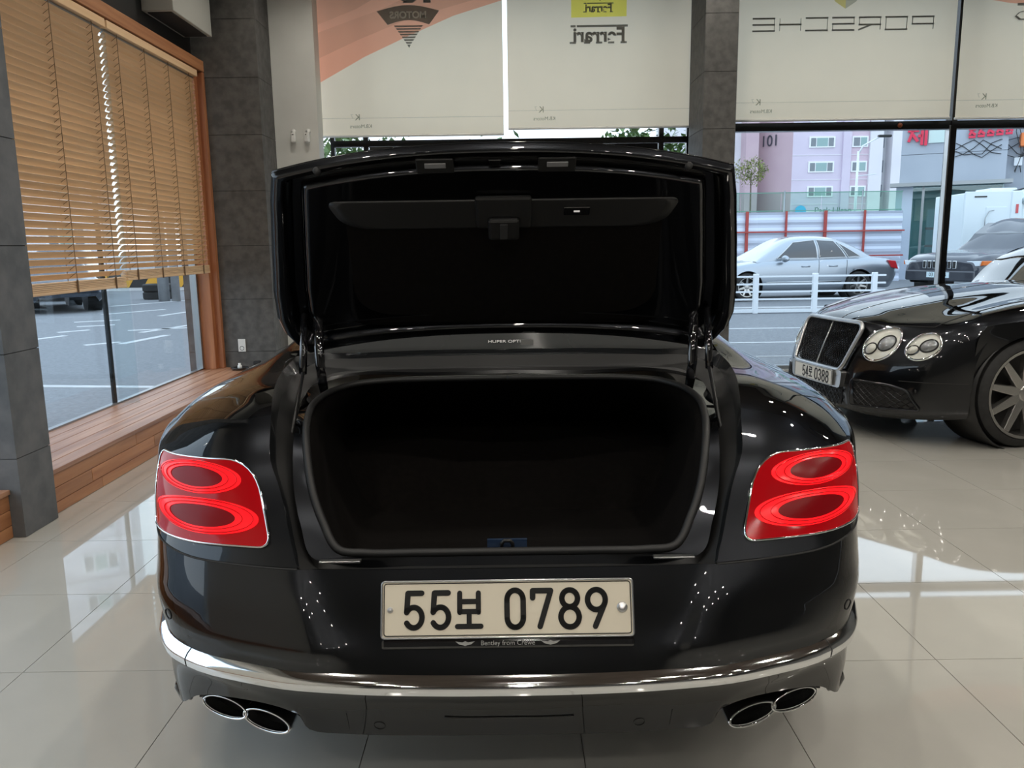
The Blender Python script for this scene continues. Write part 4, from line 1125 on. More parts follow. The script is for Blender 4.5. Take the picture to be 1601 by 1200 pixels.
# radiator grille: frame, mesh, centre bar
def gpt(x, z, o=0.0): # sloping grille plane
    return (x, LEN - .028 - max(0, z - .47) * .40 + o - .10 * x * x, z)
go = densify(rquad([(-.325, .445), (.325, .445), (.385, .795), (-.385, .795)], [.06, .06, .08, .08], 8), .03)
gi = densify(rquad([(-.300, .470), (.300, .470), (.362, .775), (-.362, .775)], [.05, .05, .06, .06], 8), .03)
MB().tube([gpt(a * .975, .62 + (b - .62) * .96, .018) for a, b in go], .016, 10, closed=True).build('grille_frame', M['chrome_dull'], car2, True)
n = len(gi); MB().add([gpt(a, b, -.012) for a, b in gi], [tuple(range(n))]).build('grille_backing', M['black'], car2)
lat = MB(); 
def inside(poly, x, z):
    c = False; n_ = len(poly); j = n_ - 1
    for i in range(n_):
        xi, zi = poly[i]; xj, zj = poly[j]
        if (zi > z) != (zj > z) and x < (xj - xi) * (z - zi) / (zj - zi) + xi: c = not c
        j = i
    return c
def lattice(mb, poly, pt, step, w, o):
    xs_ = [p[0] for p in poly]; zs_ = [p[1] for p in poly]
    for sgn in (1, -1):
        k0 = int((min(xs_) - (max(zs_) - min(zs_))) / step) - 2; k1 = int((max(xs_) + (max(zs_) - min(zs_))) / step) + 2
        for k in range(k0, k1):
            run = []
            for q in range(81):
                z = min(zs_) + (max(zs_) - min(zs_)) * q / 80; x = k * step + sgn * (z - min(zs_)) * .9
                if inside(poly, x, z): run.append((x, z))
                elif run:
                    if len(run) > 2: mb.bar(pt(*run[0], o), pt(*run[-1], o), w, w)
                    run = []
            if len(run) > 2: mb.bar(pt(*run[0], o), pt(*run[-1], o), w, w)
lattice(lat, gi, gpt, .026, .006, .006)
lat.build('grille_mesh', M['mesh_black'], car2)
MB().tube([gpt(0, .46, .012), gpt(0, .62, .014), gpt(0, .785, .012)], .007, 8).build('grille_bar', M['chrome_dull'], car2, True)
# plate panel
pp = [(-.33, .330), (.33, .330), (.345, .455), (-.345, .455)]
MB().add([(a, LEN - .012 - .08 * a * a + o, b) for o in (0, -.05) for a, b in densify(rquad(pp, .03, 6), .05)], []).v
ppd = densify(rquad(pp, .03, 6), .05); n = len(ppd)
MB().add([(a, LEN + .004 - .1 * a * a, b) for a, b in ppd] + [(a, LEN - .08, b) for a, b in ppd], [tuple(range(n))] + [(k, (k+1) % n, n + (k+1) % n, n + k) for k in range(n)]).build('plate_panel', M['chrome_dull'], car2)
lay2 = [('5', -.142, -.108, -.045, .040, .011), ('4', -.098, -.062, -.045, .040, .011), ('ro', -.052, -.008, -.045, .036, .010),
        ('0', .030, .068, -.045, .042, .0115), ('3', .080, .118, -.045, .042, .0115), ('8', .130, .168, -.045, .042, .0115), ('8', .180, .218, -.045, .042, .0115)]
Mp = Matrix.Translation((0, LEN + .012, .393)) @ Matrix.Rotation(PI, 4, 'Z')
reg_plate(car2, Mp, lay2, .52, .112, M['plate2'])
# intakes
def fpatch(name, outline, off, mat, lim, par, dome=0.0, rings=5):
    c = np.mean(np.array(outline), axis=0); V, F = ring_fill(F2, outline, c, off, rings, FO, dome, lim=lim); return mesh(name, V, F, mat, par, True)
low = densify(rquad([(-.31, .205), (.31, .205), (.335, .335), (-.335, .335)], .02, 5), .04)
fpatch('lower_intake', low, .003, M['black'], limf, car2)
lm = MB(); 
def fpt_front(x, z, o): return (x, LEN - .022 - .1 * x * x + o, z)
lattice(lm, low, fpt_front, .045, .006, .012); lm.build('intake_mesh', M['mesh_black'], car2)
for s, lim in ((-1, limL), (1, limR)):
    sd_ = densify(rquad([(s*.40, .225), (s*.80, .245), (s*.745, .375), (s*.66, .40), (s*.40, .405)], .025, 5), .03)
    fpatch('side_intake', sd_, .003, M['black'], lim, car2)
    P_ = F2.on(sd_, .004, FO, lim=lim); MB().tube(P_, .010, 8, closed=True).build('intake_rim', M['paint'], car2, True)
    mm = MB()
    for sg in (1, -1):
        for k in range(-3, 12):
            run = []
            for q in range(30):
                z = .225 + .18 * q / 29; x = s * (.36 + k * .045 + sg * (z - .225) * 1.2)
                if inside(sd_, x, z): run.append((x, z))
            if len(run) > 3:
                P_ = F2.on(run[::3] + [run[-1]], .006, FO, lim=lim); mm.tube(P_, .0035, 4)
    mm.build('intake_mesh', M['mesh_black'], car2)
    fin = [(s*.405, .235), (s*.44, .235), (s*.425, .40), (s*.385, .40)]
    fpatch('intake_fin', densify(fin, .03), .012, M['paint'], lim, car2)
    # headlamps
    for (hx, hz, r) in ((s*.515, .655, .108), (s*.750, .662, .085)):
        hl = empty('headlamp', (0, 0, 0)); hl.parent = car2
        circ = lambda k: [(hx + r*k*math.cos(t) * (1.0 if abs(hx) < .6 else .92), hz + r*k*math.sin(t)) for t in np.linspace(0, 2*PI, 40, endpoint=False)]
        V, F = ring_fill(F2, circ(.98), (hx, hz), .002, 6, FO, .0, lim=lim); mesh('reflector', V, F, M['reflector'], hl, True)
        for (ox, oz, rk, mt_) in ((.28, .10, .46, 'clear_lens'), (-.48, -.30, .34, 'reflector')):
            cc = [(hx - s*ox*r*-1*0 + (-s)*ox*r*-1 + r*rk*math.cos(t), hz + oz*r + r*rk*math.sin(t)) for t in np.linspace(0, 2*PI, 28, endpoint=False)]
            c0 = (hx + s*ox*r, hz + oz*r)
            V, F = ring_fill(F2, cc, c0, .004, 5, FO, .018, lim=lim); pj = mesh('projector', V, F, M[mt_], hl, True)
            P_ = F2.on(cc, .006, FO, lim=lim); MB().tube(P_, .005, 6, closed=True).build('bezel', M['joint'], pj, True)
        V, F = ring_fill(F2, circ(1.0), (hx, hz), .010, 6, FO, .020, lim=lim); mesh('lens', V, F, M['lamp_glass'], hl, True)
        P_ = F2.on(circ(1.0), .006, FO, lim=lim); MB().tube(P_, .009, 8, closed=True).build('chrome_ring', M['chrome'], hl, True)
    p = F2.on([(s*.78, .375)], .001, FO, lim=lim)[0]
    MB().lathe([(0, .012), (.003, .01), (.003, 0)], 12, 'y', tuple(p)).build('sensor_cap', M['joint'], car2, True)
# wing shut line and bumper line
for s, lim in ((-1, limL), (1, limR)):
    P_ = F2.on([(s * x, .435) for x in np.linspace(.70, .925, 20)], .0008, FO, lim=lambda S: (S[:, 0] * s > 0) & (S[:, 1] > LEN - .8)); MB().tube(P_, .002, 5).build('shut_line', M['joint'], car2)

# ------------------------------------------------------------------ outside: ground
GZ = -.15
M['asphalt'] = noisy('asphalt', (.175, .185, .20), (.225, .235, .25), 22, .85, bump=.1, detail=8)
M['road_paint'] = noisy('road_paint', (.50, .51, .52), (.58, .59, .60), 9, .6)
ground = MB().box(-140, 140, 8.66, 220, GZ - .3, GZ).box(-140, -3.1, -60, 8.66, GZ - .3, GZ).build('street', M['asphalt'])
tag(ground, 'pale asphalt street outside both windows', 'road', kind='structure')
marks = [((-6.92,12.9),(-6.53,13.29)), ((-6.38,13.01),(-6.17,14.3)), ((-6.87,14.82),(-6.45,16.34)), ((-8.54,15.03),(-8.16,15.44)), ((-8.3,13.87),(-8.08,14.44)), ((-8.14,18.55),(-7.89,19.97)), ((-5.39,8.97),(-4.0,8.80)), ((-7.31,15.21),(-6.19,15.66)), ((-8.78,16.14),(-8.16,16.45)), ((-9.8, 19.2), (-8.9, 20.6)), ((-9.4,17.2),(-8.6,17.6)), ((-11.0,22.0),(-9.6,24.5))]
for k, (a, b) in enumerate(marks):
    w = .16 if k != 6 else .12
    MB().bar((*a, GZ + .004), (*b, GZ + .004), w, .008).build('road_marking', M['road_paint'], ground)
for y, w in ((12.05, .11), (14.05, .10), (10.55, .05)):
    box('lane_line', 2.0, 16.0, y - w/2, y + w/2, GZ, GZ + .006, M['road_paint'], ground)
box('kerb', 1.0, 16.0, 17.2, 17.6, GZ, GZ + .10, noisy('kerb_stone', (.42, .43, .44), (.5, .5, .51), 10, .8), ground)

# ------------------------------------------------------------------ guard rail
M['white_metal'] = bsdf('white_metal', (.78, .82, .86), .35)
gr = thing('guard_rail', 'low white pedestrian guard rail along the street', 'railing', (5.2, 17.05, GZ))
for k in range(-1, 3):
    x = k * 1.255; box('post', x - .055, x + .055, -.04, .04, 0, .84, M['white_metal'], gr, .01)
for z in (.30, .46, .62, .78): box('rail', -1.3, 2.75, -.018, .018, z - .018, z + .018, M['white_metal'], gr)
box('base_rail', -1.3, 2.75, -.03, .03, .02, .09, M['white_metal'], gr)

# ------------------------------------------------------------------ street cars
def street_car(name, label, loc, rz, colour, st, gh, wheels, wr, width, rim='rim', metal=.7, rough=.3):
    """st: stations (y, z_low, z_mid, z_belt, half width scale); gh: greenhouse stations (y, z_top, z_bottom, half top)"""
    t = thing(name, label, 'car', loc, rz)
    pm = paint(name + '_paint', colour, metal, rough)
    w = width / 2; net = []
    for (y, zl, zb, sc) in st:
        W = w * sc; zm = (zl + zb) / 2
        net.append([(W*.86, y, zl), (W*.965, y, zl + .10), (W, y, zm), (W*.985, y, zb - .14), (W*.93, y, zb - .03), (W*.70, y, zb + .012), (0, y, zb + .035)])
    S = Surf(net); G = S.grid(step=.045)
    holes = [(y, wr, wr + .045) for y in wheels]
    grid_mesh('body_side', G, pm, t, hole=holes); Gm = G.copy(); Gm[..., 0] *= -1; grid_mesh('body_side', Gm, pm, t, flip=True, hole=holes)
    # end caps
    for idx in (0, -1):
        e = G[idx]; V = [tuple(p) for p in e] + [(-p[0], p[1], p[2]) for p in e[::-1]]
        mesh('end_panel', V, [tuple(range(len(V)))], pm, t)
    # greenhouse
    rn = []
    for (y, zt, zb, ht) in gh:
        W = w * .90; rn.append([(W, y, zb), (W*.96 + .0, y, zb + (zt - zb) * .45), (W * ht, y, zb + (zt - zb) * .90), (W * ht * .8, y, zt), (0, y, zt + .015)])
    R = Surf(rn); G2 = R.grid(step=.05); grid_mesh('roof', G2, pm, t); Gm = G2.copy(); Gm[..., 0] *= -1; grid_mesh('roof', Gm, pm, t, flip=True)
    for y in wheels:
        for s in (-1, 1):
            wheel(t, s * (w - .12), y, wr, wr, s, w=.21, spokes=7, rim_r=wr * .68)
            MB().lathe([(s*(w - .36), 0), (s*(w - .36), wr + .05), (s*(w - .02), wr + .05), (s*(w - .02), wr + .042), (s*(w - .34), wr + .04), (s*(w-.34), 0)], 28, 'x', (0, y, wr)).build('arch_liner', M['plastic_b'], t)
    return t, S, R, w, pm

def side_glass(t, R, w, poly_yz, s, off=.008, name='side_window'):
    """window on the greenhouse side; outline in (y, z)"""
    o = densify(poly_yz, .08); c = np.mean(np.array(o), axis=0)
    V, F = ring_fill(R, o, c, off, 4, (1, 0, 0), lim=lambda S: S[:, 0] > .25, ax=(1, 2))
    V = np.array(V)
    if s < 0: V = mirror_pts(V)
    ob = mesh(name, V, F, M['tint_s'], t, True)
    P_ = R.on(o, off, (1, 0, 0), lim=lambda S: S[:, 0] > .25, ax=(1, 2))
    if s < 0: P_ = mirror_pts(P_)
    MB().tube(P_, .012, 6, closed=True).build('window_trim', M['chrome_dull'], ob, True)
    return ob
M['tint_s'] = bsdf('car_window', (.03, .035, .045), .04, 0, 1.0)
def patch_on(t, S, poly, ax, mat, name, off=.006, out=(0, -1, 0), lim=None, mirror=False):
    o = densify(poly, .06); V, F = ring_fill(S, o, np.mean(np.array(o), axis=0), off, 4, out, ax=ax, lim=lim)
    if mirror: V = mirror_pts(V)
    return mesh(name, V, F, mat, t, True)

# silver saloon: facing left (-x); car y axis = forward
sil, S_, R_, w_, pm = street_car('saloon_car', 'silver four-door saloon parked behind the guard rail', (10.05, 22.1, GZ), math.radians(98), (.36, .40, .45),
    [(0, .42, .80, .84), (.10, .30, .90, .92), (.5, .26, .985, .98), (1.2, .24, .99, 1.0), (2.2, .22, .97, 1.0), (3.2, .22, .95, 1.0), (3.9, .24, .87, .99), (4.5, .26, .76, .95), (4.78, .30, .66, .85), (4.85, .40, .58, .78)],
    [(.62, 1.00, .96, .84), (1.0, 1.24, .96, .80), (1.5, 1.43, .96, .76), (2.1, 1.485, .95, .75), (2.7, 1.43, .94, .76), (3.2, 1.18, .93, .80), (3.62, .93, .90, .86)], (1.03, 3.86), .335, 1.84)
# the visible side faces the camera: -y world = car's left side -> local x = -w side (rz 90: local x -> world y)
sil.scale = (1.08, 1.08, 1.08)
side_glass(sil, R_, w_, [(2.10, .99), (3.12, .99), (2.66, 1.36), (2.12, 1.41)], -1)
side_glass(sil, R_, w_, [(1.36, 1.00), (2.04, .99), (2.06, 1.41), (1.62, 1.38)], -1)
side_glass(sil, R_, w_, [(1.00, 1.02), (1.30, 1.00), (1.54, 1.35)], -1)
for y in (1.35, 2.06): 
    P_ = S_.on([(y + .03 * math.sin(3 * q / 12), .30 + .64 * q / 12) for q in range(13)], .002, (1, 0, 0), ax=(1, 2), lim=lambda S: S[:, 0] > .5); MB().tube(mirror_pts(P_), .005, 5).build('door_gap', M['joint'], sil)
for y in (1.62, 2.32):
    P_ = S_.on([(y, .80), (y + .2, .80)], .015, (1, 0, 0), ax=(1, 2), lim=lambda S: S[:, 0] > .5); MB().tube(mirror_pts(P_), .018, 6).build('door_handle', pm, sil, True)
P_ = S_.on([(1.5, .44), (3.4, .44)], .01, (1, 0, 0), ax=(1, 2), lim=lambda S: S[:, 0] > .5); MB().tube(mirror_pts(P_), .016, 6).build('side_moulding', M['chrome_dull'], sil, True)
MB().lathe([(-.12, 0), (-.11, .05), (0, .085), (.09, .07), (.11, 0)], 14, 'x', (-1.02, 3.0, .99)).build('door_mirror', pm, sil, True)
M['lamp_red'] = bsdf('red_lamp', (.55, .02, .03), .2, 0, .8)
MB().prism([(.015, .70), (.20, .74), (.30, .92), (.10, .90)], -.90, -.70, 'x').build('rear_lamp', M['lamp_red'], sil, bevel=.01)
MB().prism([(3.55, .90), (3.0, 1.20), (2.75, 1.36), (2.72, 1.34), (3.5, .895)], -.60, .60, 'x').build('windscreen', M['tint_s'], sil)

# grey four by four, nose to the left front
M['jeep_chrome'] = bsdf('grille_chrome', (.65, .68, .70), .15, 1.0)
jp, S_, R_, w_, pm = street_car('off_road_car', 'dark grey off-road car with slotted grille beyond the mullion', (14.95, 21.35, GZ), math.radians(115.5), (.045, .050, .065),
    [(0, .55, 1.05, .90), (.12, .45, 1.10, .96), (1.0, .42, 1.12, 1.0), (2.4, .42, 1.10, 1.0), (3.3, .42, 1.09, 1.0), (4.0, .42, 1.05, .99), (4.5, .42, 1.00, .95), (4.70, .45, .92, .88), (4.76, .52, .85, .80)],
    [(.1, 1.45, 1.08, .80), (.4, 1.68, 1.08, .78), (1.5, 1.76, 1.08, .78), (2.2, 1.72, 1.08, .78), (2.7, 1.45, 1.07, .80), (3.15, 1.10, 1.06, .85)], (.95, 3.85), .39, 1.94, metal=.4)
jp.scale = (1.12, 1.12, 1.12)
side_glass(jp, R_, w_, [(1.9, 1.14), (2.75, 1.13), (2.40, 1.55), (1.95, 1.66)], 1); side_glass(jp, R_, w_, [(.9, 1.15), (1.8, 1.14), (1.82, 1.66), (.95, 1.64)], 1); side_glass(jp, R_, w_, [(1.9, 1.14), (2.75, 1.13), (2.40, 1.55), (1.95, 1.66)], -1)
MB().prism([(3.12, 1.08), (2.72, 1.46), (2.28, 1.70), (2.25, 1.67), (2.7, 1.43), (3.05, 1.08)], -.70, .70, 'x').build('windscreen', M['tint_s'], jp)
for k in range(7):
    x = (k - 3) * .115; g_ = box('grille_slot', x - .045, x + .045, 4.765, 4.785, .735, .90, M['jeep_chrome'], jp, .012)
    box('slot_opening', x - .028, x + .028, 4.785, 4.789, .750, .885, M['black'], g_)
for s in (-1, 1):
    MB().prism([(s*.46, .78), (s*.85, .80), (s*.88, .90), (s*.46, .89)], 4.60, 4.74, 'y').build('headlamp', bsdf('headlamp_white', (.75, .82, .88), .1, 0, 1.0), jp, bevel=.01)
    MB().prism([(s*.85, .80), (s*.925, .815), (s*.93, .90), (s*.88, .90)], 4.45, 4.70, 'y').build('indicator', bsdf('amber_lens', (.7, .16, .02), .2), jp, bevel=.01)
box('bumper', -.80, .80, 4.62, 4.80, .48, .70, pm, jp, .03)
box('number_plate', -.26, .26, 4.80, 4.812, .55, .665, bsdf('plate_blue', (.62, .75, .80), .4), jp)
text('plate_lettering', '03 0 3395', .10, M['glyph'], jp, frame((0, 4.8135, .607), (-1, 0, 0), (0, 0, 1)), extrude=.0005)

# white motorhome
M['rv'] = bsdf('white_gelcoat', (.72, .80, .84), .3); M['rv_blue'] = bsdf('pale_blue_side', (.50, .62, .75), .35)
rv = thing('motorhome', 'white motorhome parked behind the off-road car', 'motorhome', (13.75, 23.4, GZ), math.radians(-7))
rv.scale = (.94, .94, .94)
box('rear_wall', -.72, .62, 0, .06, .45, 3.02, M['rv'], rv, .02)
box('body', -.72, 6.2, .06, 2.3, .45, 2.98, M['rv'], rv, .03)
box('corner_post', .60, .92, -.03, .10, .45, 3.02, M['rv'], rv, .03)
box('side_panel', .95, 6.2, .03, .07, .45, 2.15, M['rv_blue'], rv)
box('side_panel', 2.0, 3.0, .015, .035, .9, 2.3, M['rv_blue'], rv, .02)
dr = box('entry_door', -.10, .50, -.015, .01, .55, 2.55, M['rv'], rv, .02)
wd = box('door_window', -.02, .44, -.03, -.014, 1.55, 2.02, M['plastic_b'], dr, .02)
box('pane', 0, .20, -.034, -.029, 1.58, 1.99, bsdf('lilac_pane', (.45, .45, .62), .1), wd); box('pane', .22, .42, -.034, -.029, 1.58, 1.99, M['tint_s'], wd)
MB().tube([(-.12, -.03, 1.5), (-.12, -.05, 2.2), (-.02, -.05, 2.42), (.12, -.05, 2.45)], .012, 6).build('grab_handle', M['alu'], rv, True)
MB().tube([(.95, -.02, 2.72), (6.2, -.02, 2.72)], .10, 12).build('awning', M['rv'], rv, True)
box('side_window', 2.35, 2.9, -.01, .016, 1.15, 1.65, M['tint_s'], rv, .02)
for x in (.74,): box('marker_lamp', x, x + .07, -.05, -.028, 2.35, 2.62, M['lamp_red'], rv)
box('marker_lamp', -.45, -.10, -.02, .001, 2.84, 2.88, M['plastic_b'], rv)
for k, (x, z) in enumerate(((-.6, 1.0), (-.55, 1.28), (-.6, .72))):
    mb = MB(); rr_ = random.Random(k)
    pts = [(x + q * .06, -.004, z + rr_.uniform(-.05, .06)) for q in range(9)]
    mb.tube(pts, .014, 5); mb.build('script_lettering', M['glyph'], rv)
box('roof_box', 0.2, 1.0, .5, 1.6, 2.98, 3.14, M['rv'], rv, .05); box('roof_box', 1.6, 2.6, .5, 1.6, 2.98, 3.16, M['rv'], rv, .05)
MB().tube([(.7, .3, 3.0), (1.1, .3, 3.10), (1.7, .3, 3.12), (2.2, .3, 3.0)], .025, 8).build('roof_rack', M['plastic_b'], rv, True)
for x in (1.2, 5.0): wheel(rv, x, .25, .36, .36, -1, w=.22, spokes=6)

# ------------------------------------------------------------------ site fence of pale panels with red posts
M['sheet'] = bsdf('pale_steel_sheet', (.60, .66, .78), .4, .2); M['red_metal'] = bsdf('red_painted_steel', (.42, .06, .05), .5)
fe = thing('site_fence', 'pale corrugated site fence with red posts and rails', 'fence', (5.0, 30, GZ))
corr = []
for k in range(14): corr += [(0.0 if k % 2 else .03, k * 2.56 / 13)]
for k in range(7):
    x0 = k * 1.44 - .6; prof = [(.0, 0)]
    v = []; f = []
    zs = np.linspace(0, 2.56, 29)
    for i, z in enumerate(zs):
        o = .03 if (i // 2) % 2 else 0.0
        v += [(x0 + .01, o, z), (x0 + 1.43, o, z)]
    for i in range(28): f.append((2*i, 2*i+1, 2*i+3, 2*i+2))
    mesh('sheet_panel', v, f, M['sheet'], fe)
    box('fence_post', x0 - (.05 if k % 2 else .03), x0 + (.05 if k % 2 else .03), -.10, -.02, 0, 2.6, M['red_metal'], fe)
for z in (.95, 1.85): box('fence_rail', -1.2, 9.5, -.14, -.09, z - .025, z + .025, M['red_metal'], fe)
M['net'] = glass_mat('green_net', (.78, .90, .84), boost=.3)
nf = thing('safety_net', 'green safety net strung above the pale site fence', 'netting', (5.0, 30.4, GZ))
for k in range(7):
    x0 = k * 1.5 - .9; box('net_panel', x0, x0 + 1.48, -.004, .004, 2.55, 3.30, M['net'], nf)
for k in range(4):
    x0 = k * 2.9 - .6; MB().tube([(x0, -.03, 0), (x0, -.03, 3.35)], .03, 8).build('net_pole', M['alu'], nf, True)
for z in (2.62, 3.28): box('net_cord', -.9, 9.6, -.02, -.012, z - .015, z + .015, bsdf('green_cord', (.12, .30, .22), .6), nf)

# ------------------------------------------------------------------ buildings
M['pink'] = noisy('pink_render', (.60, .47, .55), (.64, .51, .59), .4, .8); M['pink2'] = noisy('rose_render', (.52, .38, .43), (.56, .42, .46), .4, .8); M['lilac'] = noisy('lilac_render', (.62, .55, .66), (.66, .59, .70), .4, .8)
M['pale_render'] = noisy('pale_render', (.70, .68, .72), (.75, .73, .77), .3, .8)
M['win_green'] = bsdf('green_window', (.22, .36, .36), .1, 0, .6); M['win_dark'] = bsdf('grey_window', (.14, .17, .20), .1, 0, .6); M['frame_white'] = bsdf('white_frame', (.82, .84, .86), .5)
def bld_window(parent, x, y, z, w, h, panes):
    f_ = box('window', x, x + w, y - .12, y, z, z + h, M['frame_white'], parent)
    ws = [p[0] for p in panes]; tot = sum(ws); xx = x + .12; sp_ = w - .24
    for (pw, m_) in panes:
        a = xx; b = xx + sp_ * pw / tot; box('pane', a + .05, b - .05, y - .15, y - .11, z + .14, z + h - .14, M[m_], f_); xx = b
ap = thing('apartment_block', 'pink and lilac apartment block with number 101 behind the site fence', 'building', (27.0, 90, GZ))
H_ = 24
box('pale_wing', -8.5, -.9, 3, 14, 0, H_, M['pale_render'], ap)
box('stair_tower', -.9, .5, 1.0, 14, 0, H_, M['pink2'], ap)
mesh('gable_wall', [(.5, 4.0, 0), (3.9, 0, 0), (3.9, 0, H_), (.5, 4.0, H_), (.5, 14, 0), (3.9, 14, 0), (3.9, 14, H_), (.5, 14, H_)], [(0,1,2,3), (1,5,6,2), (5,4,7,6), (4,0,3,7), (3,2,6,7)], M['pink2'], ap)
box('front_wall', 3.9, 9.3, 0, 12, 0, H_, M['lilac'], ap)
box('bay', 9.3, 10.2, -.25, 12, 0, H_, M['lilac'], ap); box('front_wall', 10.2, 12.2, 0, 12, 0, H_, M['pink'], ap)
box('white_pier', 12.2, 13.6, -.3, 12, 0, H_, M['pale_render'], ap); box('recess', 13.6, 14.6, 1.2, 12, 0, H_, bsdf('grey_render', (.58, .59, .62), .8), ap); box('white_wing', 14.6, 22, -.3, 12, 0, H_, M['pale_render'], ap)  # recess in a greyer render than the pier and wing
for k in range(8):
    z = 1.0 + k * 2.62
    bld_window(ap, 5.65, 0, z, 2.8, 1.15, [(1, 'win_dark'), (2.0, 'win_green'), (1, 'win_dark')])
    bld_window(ap, 10.3, 0, z, 1.75, 1.15, [(1, 'win_dark'), (1, 'win_green')])
    bld_window(ap, -2.65, 3, z + .3, 1.05, .85, [(1, 'win_green'), (1, 'win_dark')])
    box('dark_window', 13.65, 14.3, 1.0, 1.2, z, z + 1.3, M['win_dark'], ap)
    box('floor_band', 3.9, 12.2, -.04, .02, z - .80, z - .74, M['pale_render'], ap)
text('block_number', '101', 1.7, bsdf('dark_numeral', (.06, .06, .08), .7), ap, frame((2.0, 2.05, 12.45), (3.4, -4.0, 0), (0, 0, 1)), extrude=.02, sx=.9)
text('estate_lettering', 'Park Ulsan', .95, bsdf('green_lettering', (.14, .22, .20), .7), ap, frame((8.4, -.6, 4.75), (1, 0, 0), (0, 0, 1)), extrude=.02)
MB().lathe([(0, 0), (0, .6), (-.1, .6), (-.1, 0)], 20, 'y', (4.9, -.4, 4.75)).build('round_logo', bsdf('blue_logo', (.05, .45, .75), .5), ap)
box('podium', -8.5, 22, -2.5, 0, 0, 4.2, noisy('podium_render', (.50, .52, .50), (.56, .58, .56), .5, .8), ap)
box('podium_sign', 5.4, 11.0, -2.56, -2.48, 3.9, 4.2, M['pale_render'], ap)
# grey shop building
M['grey_panel'] = noisy('grey_cladding', (.34, .38, .44), (.40, .44, .50), .7, .6); M['red_sign'] = bsdf('red_sign', (.70, .03, .08), .5)
sh = thing('shop_building', 'blue-grey shop building with red letters above a glass front', 'building', (14.75, 31.0, GZ), math.radians(-26))
sh.scale = (1.1, 1.1, 1.1)
for i in range(3):
    z0 = 3.25 + i * .95
    for j, (a, b) in enumerate(((-.02, 1.55), (1.56, 3.10))): box('cladding_panel', a, b, .0 , .3, z0 + .01, z0 + .94, M['grey_panel'], sh)
box('upper_wall', -.02, 3.1, .05, 8, 3.25, 9, M['grey_panel'], sh)
box('set_back_wall', 3.1, 12, .6, 8, 0, 9, M['grey_panel'], sh)
box('canopy', -.30, 3.3, -.35, .3, 3.14, 3.26, M['alu'], sh)
box('corner_pier', -.10, .42, 0, .4, 0, 3.14, noisy('pier_panel', (.50, .56, .66), (.55, .61, .70), 1, .5), sh)
box('shop_glass', .42, 3.1, .10, .12, 0, 3.14, glass_mat('shop_glass', (.62, .80, .80), boost=3.0), sh)
box('shop_frame', .70, .78, .05, .14, 0, 3.14, M['alu'], sh); box('shop_inside', .42, 3.1, 1.2, 1.3, 0, 3.14, bsdf('shop_wall', (.30, .40, .40), .8), sh)
for k in range(3): box('shop_shelf', .9, 2.6, .6, .9, .5 + k * .6, .58 + k * .6, bsdf('shelf_red', (.35, .12, .10), .6), sh)
sg = MB()
for a, b in (((.14, 4.98), (.48, 4.98)), ((.30, 4.98), (.18, 4.62)), ((.30, 4.85), (.46, 4.62)), ((.58, 5.05), (.58, 4.50)), ((.46, 4.80), (.58, 4.80)), ((.70, 5.07), (.70, 4.48))): sg.bar((a[0], -.06, a[1]), (b[0], -.06, b[1]), .07, .09)
sg.build('red_character', M['red_sign'], sh)
for k in range(5):
    x = 1.95 + k * .26; mb = MB(); rr_ = random.Random(k + 20); z = 4.74 + k * .012
    for (a, b) in (((0, .16), (.2, .16)), ((.1, .16), (.02, -.02)), ((.1, .06), (.2, -.02)), ((0, -.08), (.2, -.08))): mb.bar((x + a[0], -.06, z + a[1]), (x + b[0], -.06, z + b[1]), .07, .07)
    mb.build('red_character', M['red_sign'], sh)
box('pale_sign', .78, 1.28, -.05, 0, 4.55, 5.2, bsdf('pale_sign_face', (.55, .68, .66), .5), sh)
box('orange_box_sign', 3.45, 4.6, .1, .58, 4.30, 4.72, bsdf('orange_sign', (.75, .20, .05), .5), sh, .02)
box('junction_box', 3.35, 3.58, .45, .6, 3.72, 3.98, M['white_metal'], sh)
rc = random.Random(4)
for k in range(7):
    pts = [(1.6 + 2.6 * q / 10, -.03 + (.55 if 1.6 + 2.6*q/10 > 3.1 else 0), 4.35 + .25 * math.sin(q * .9 + k * 1.7) + rc.uniform(-.12, .12) - .05 * k) for q in range(11)] if k < 4 else [(2.9 + .12 * k + .1 * math.sin(q + k), -.04 + (.55 if k > 4 else 0), 5.0 - q * .25) for q in range(7)]
    MB().tube(pts, .012, 5).build('cable', M['rubber'], sh)
# street lamp
sl = thing('street_lamp', 'tall white street lamp in front of the lilac block', 'street lamp', (20.3, 48, GZ))
MB().tube([(0, 0, 0), (0, 0, 6.6)], [.10, .06], 10).build('pole', M['white_metal'], sl, True)
MB().tube([(0, 0, 6.4), (.25, 0, 6.9), (1.2, 0, 7.4)], .045, 8).build('arm', M['white_metal'], sl, True)
MB().box(1.1, 1.85, -.14, .14, 7.36, 7.5).build('lamp_head', M['plastic_b'], sl, bevel=.04)
MB().tube([(0, 0, 5.2), (1.1, 0, 5.3)], .03, 6).build('bracket', M['white_metal'], sl)

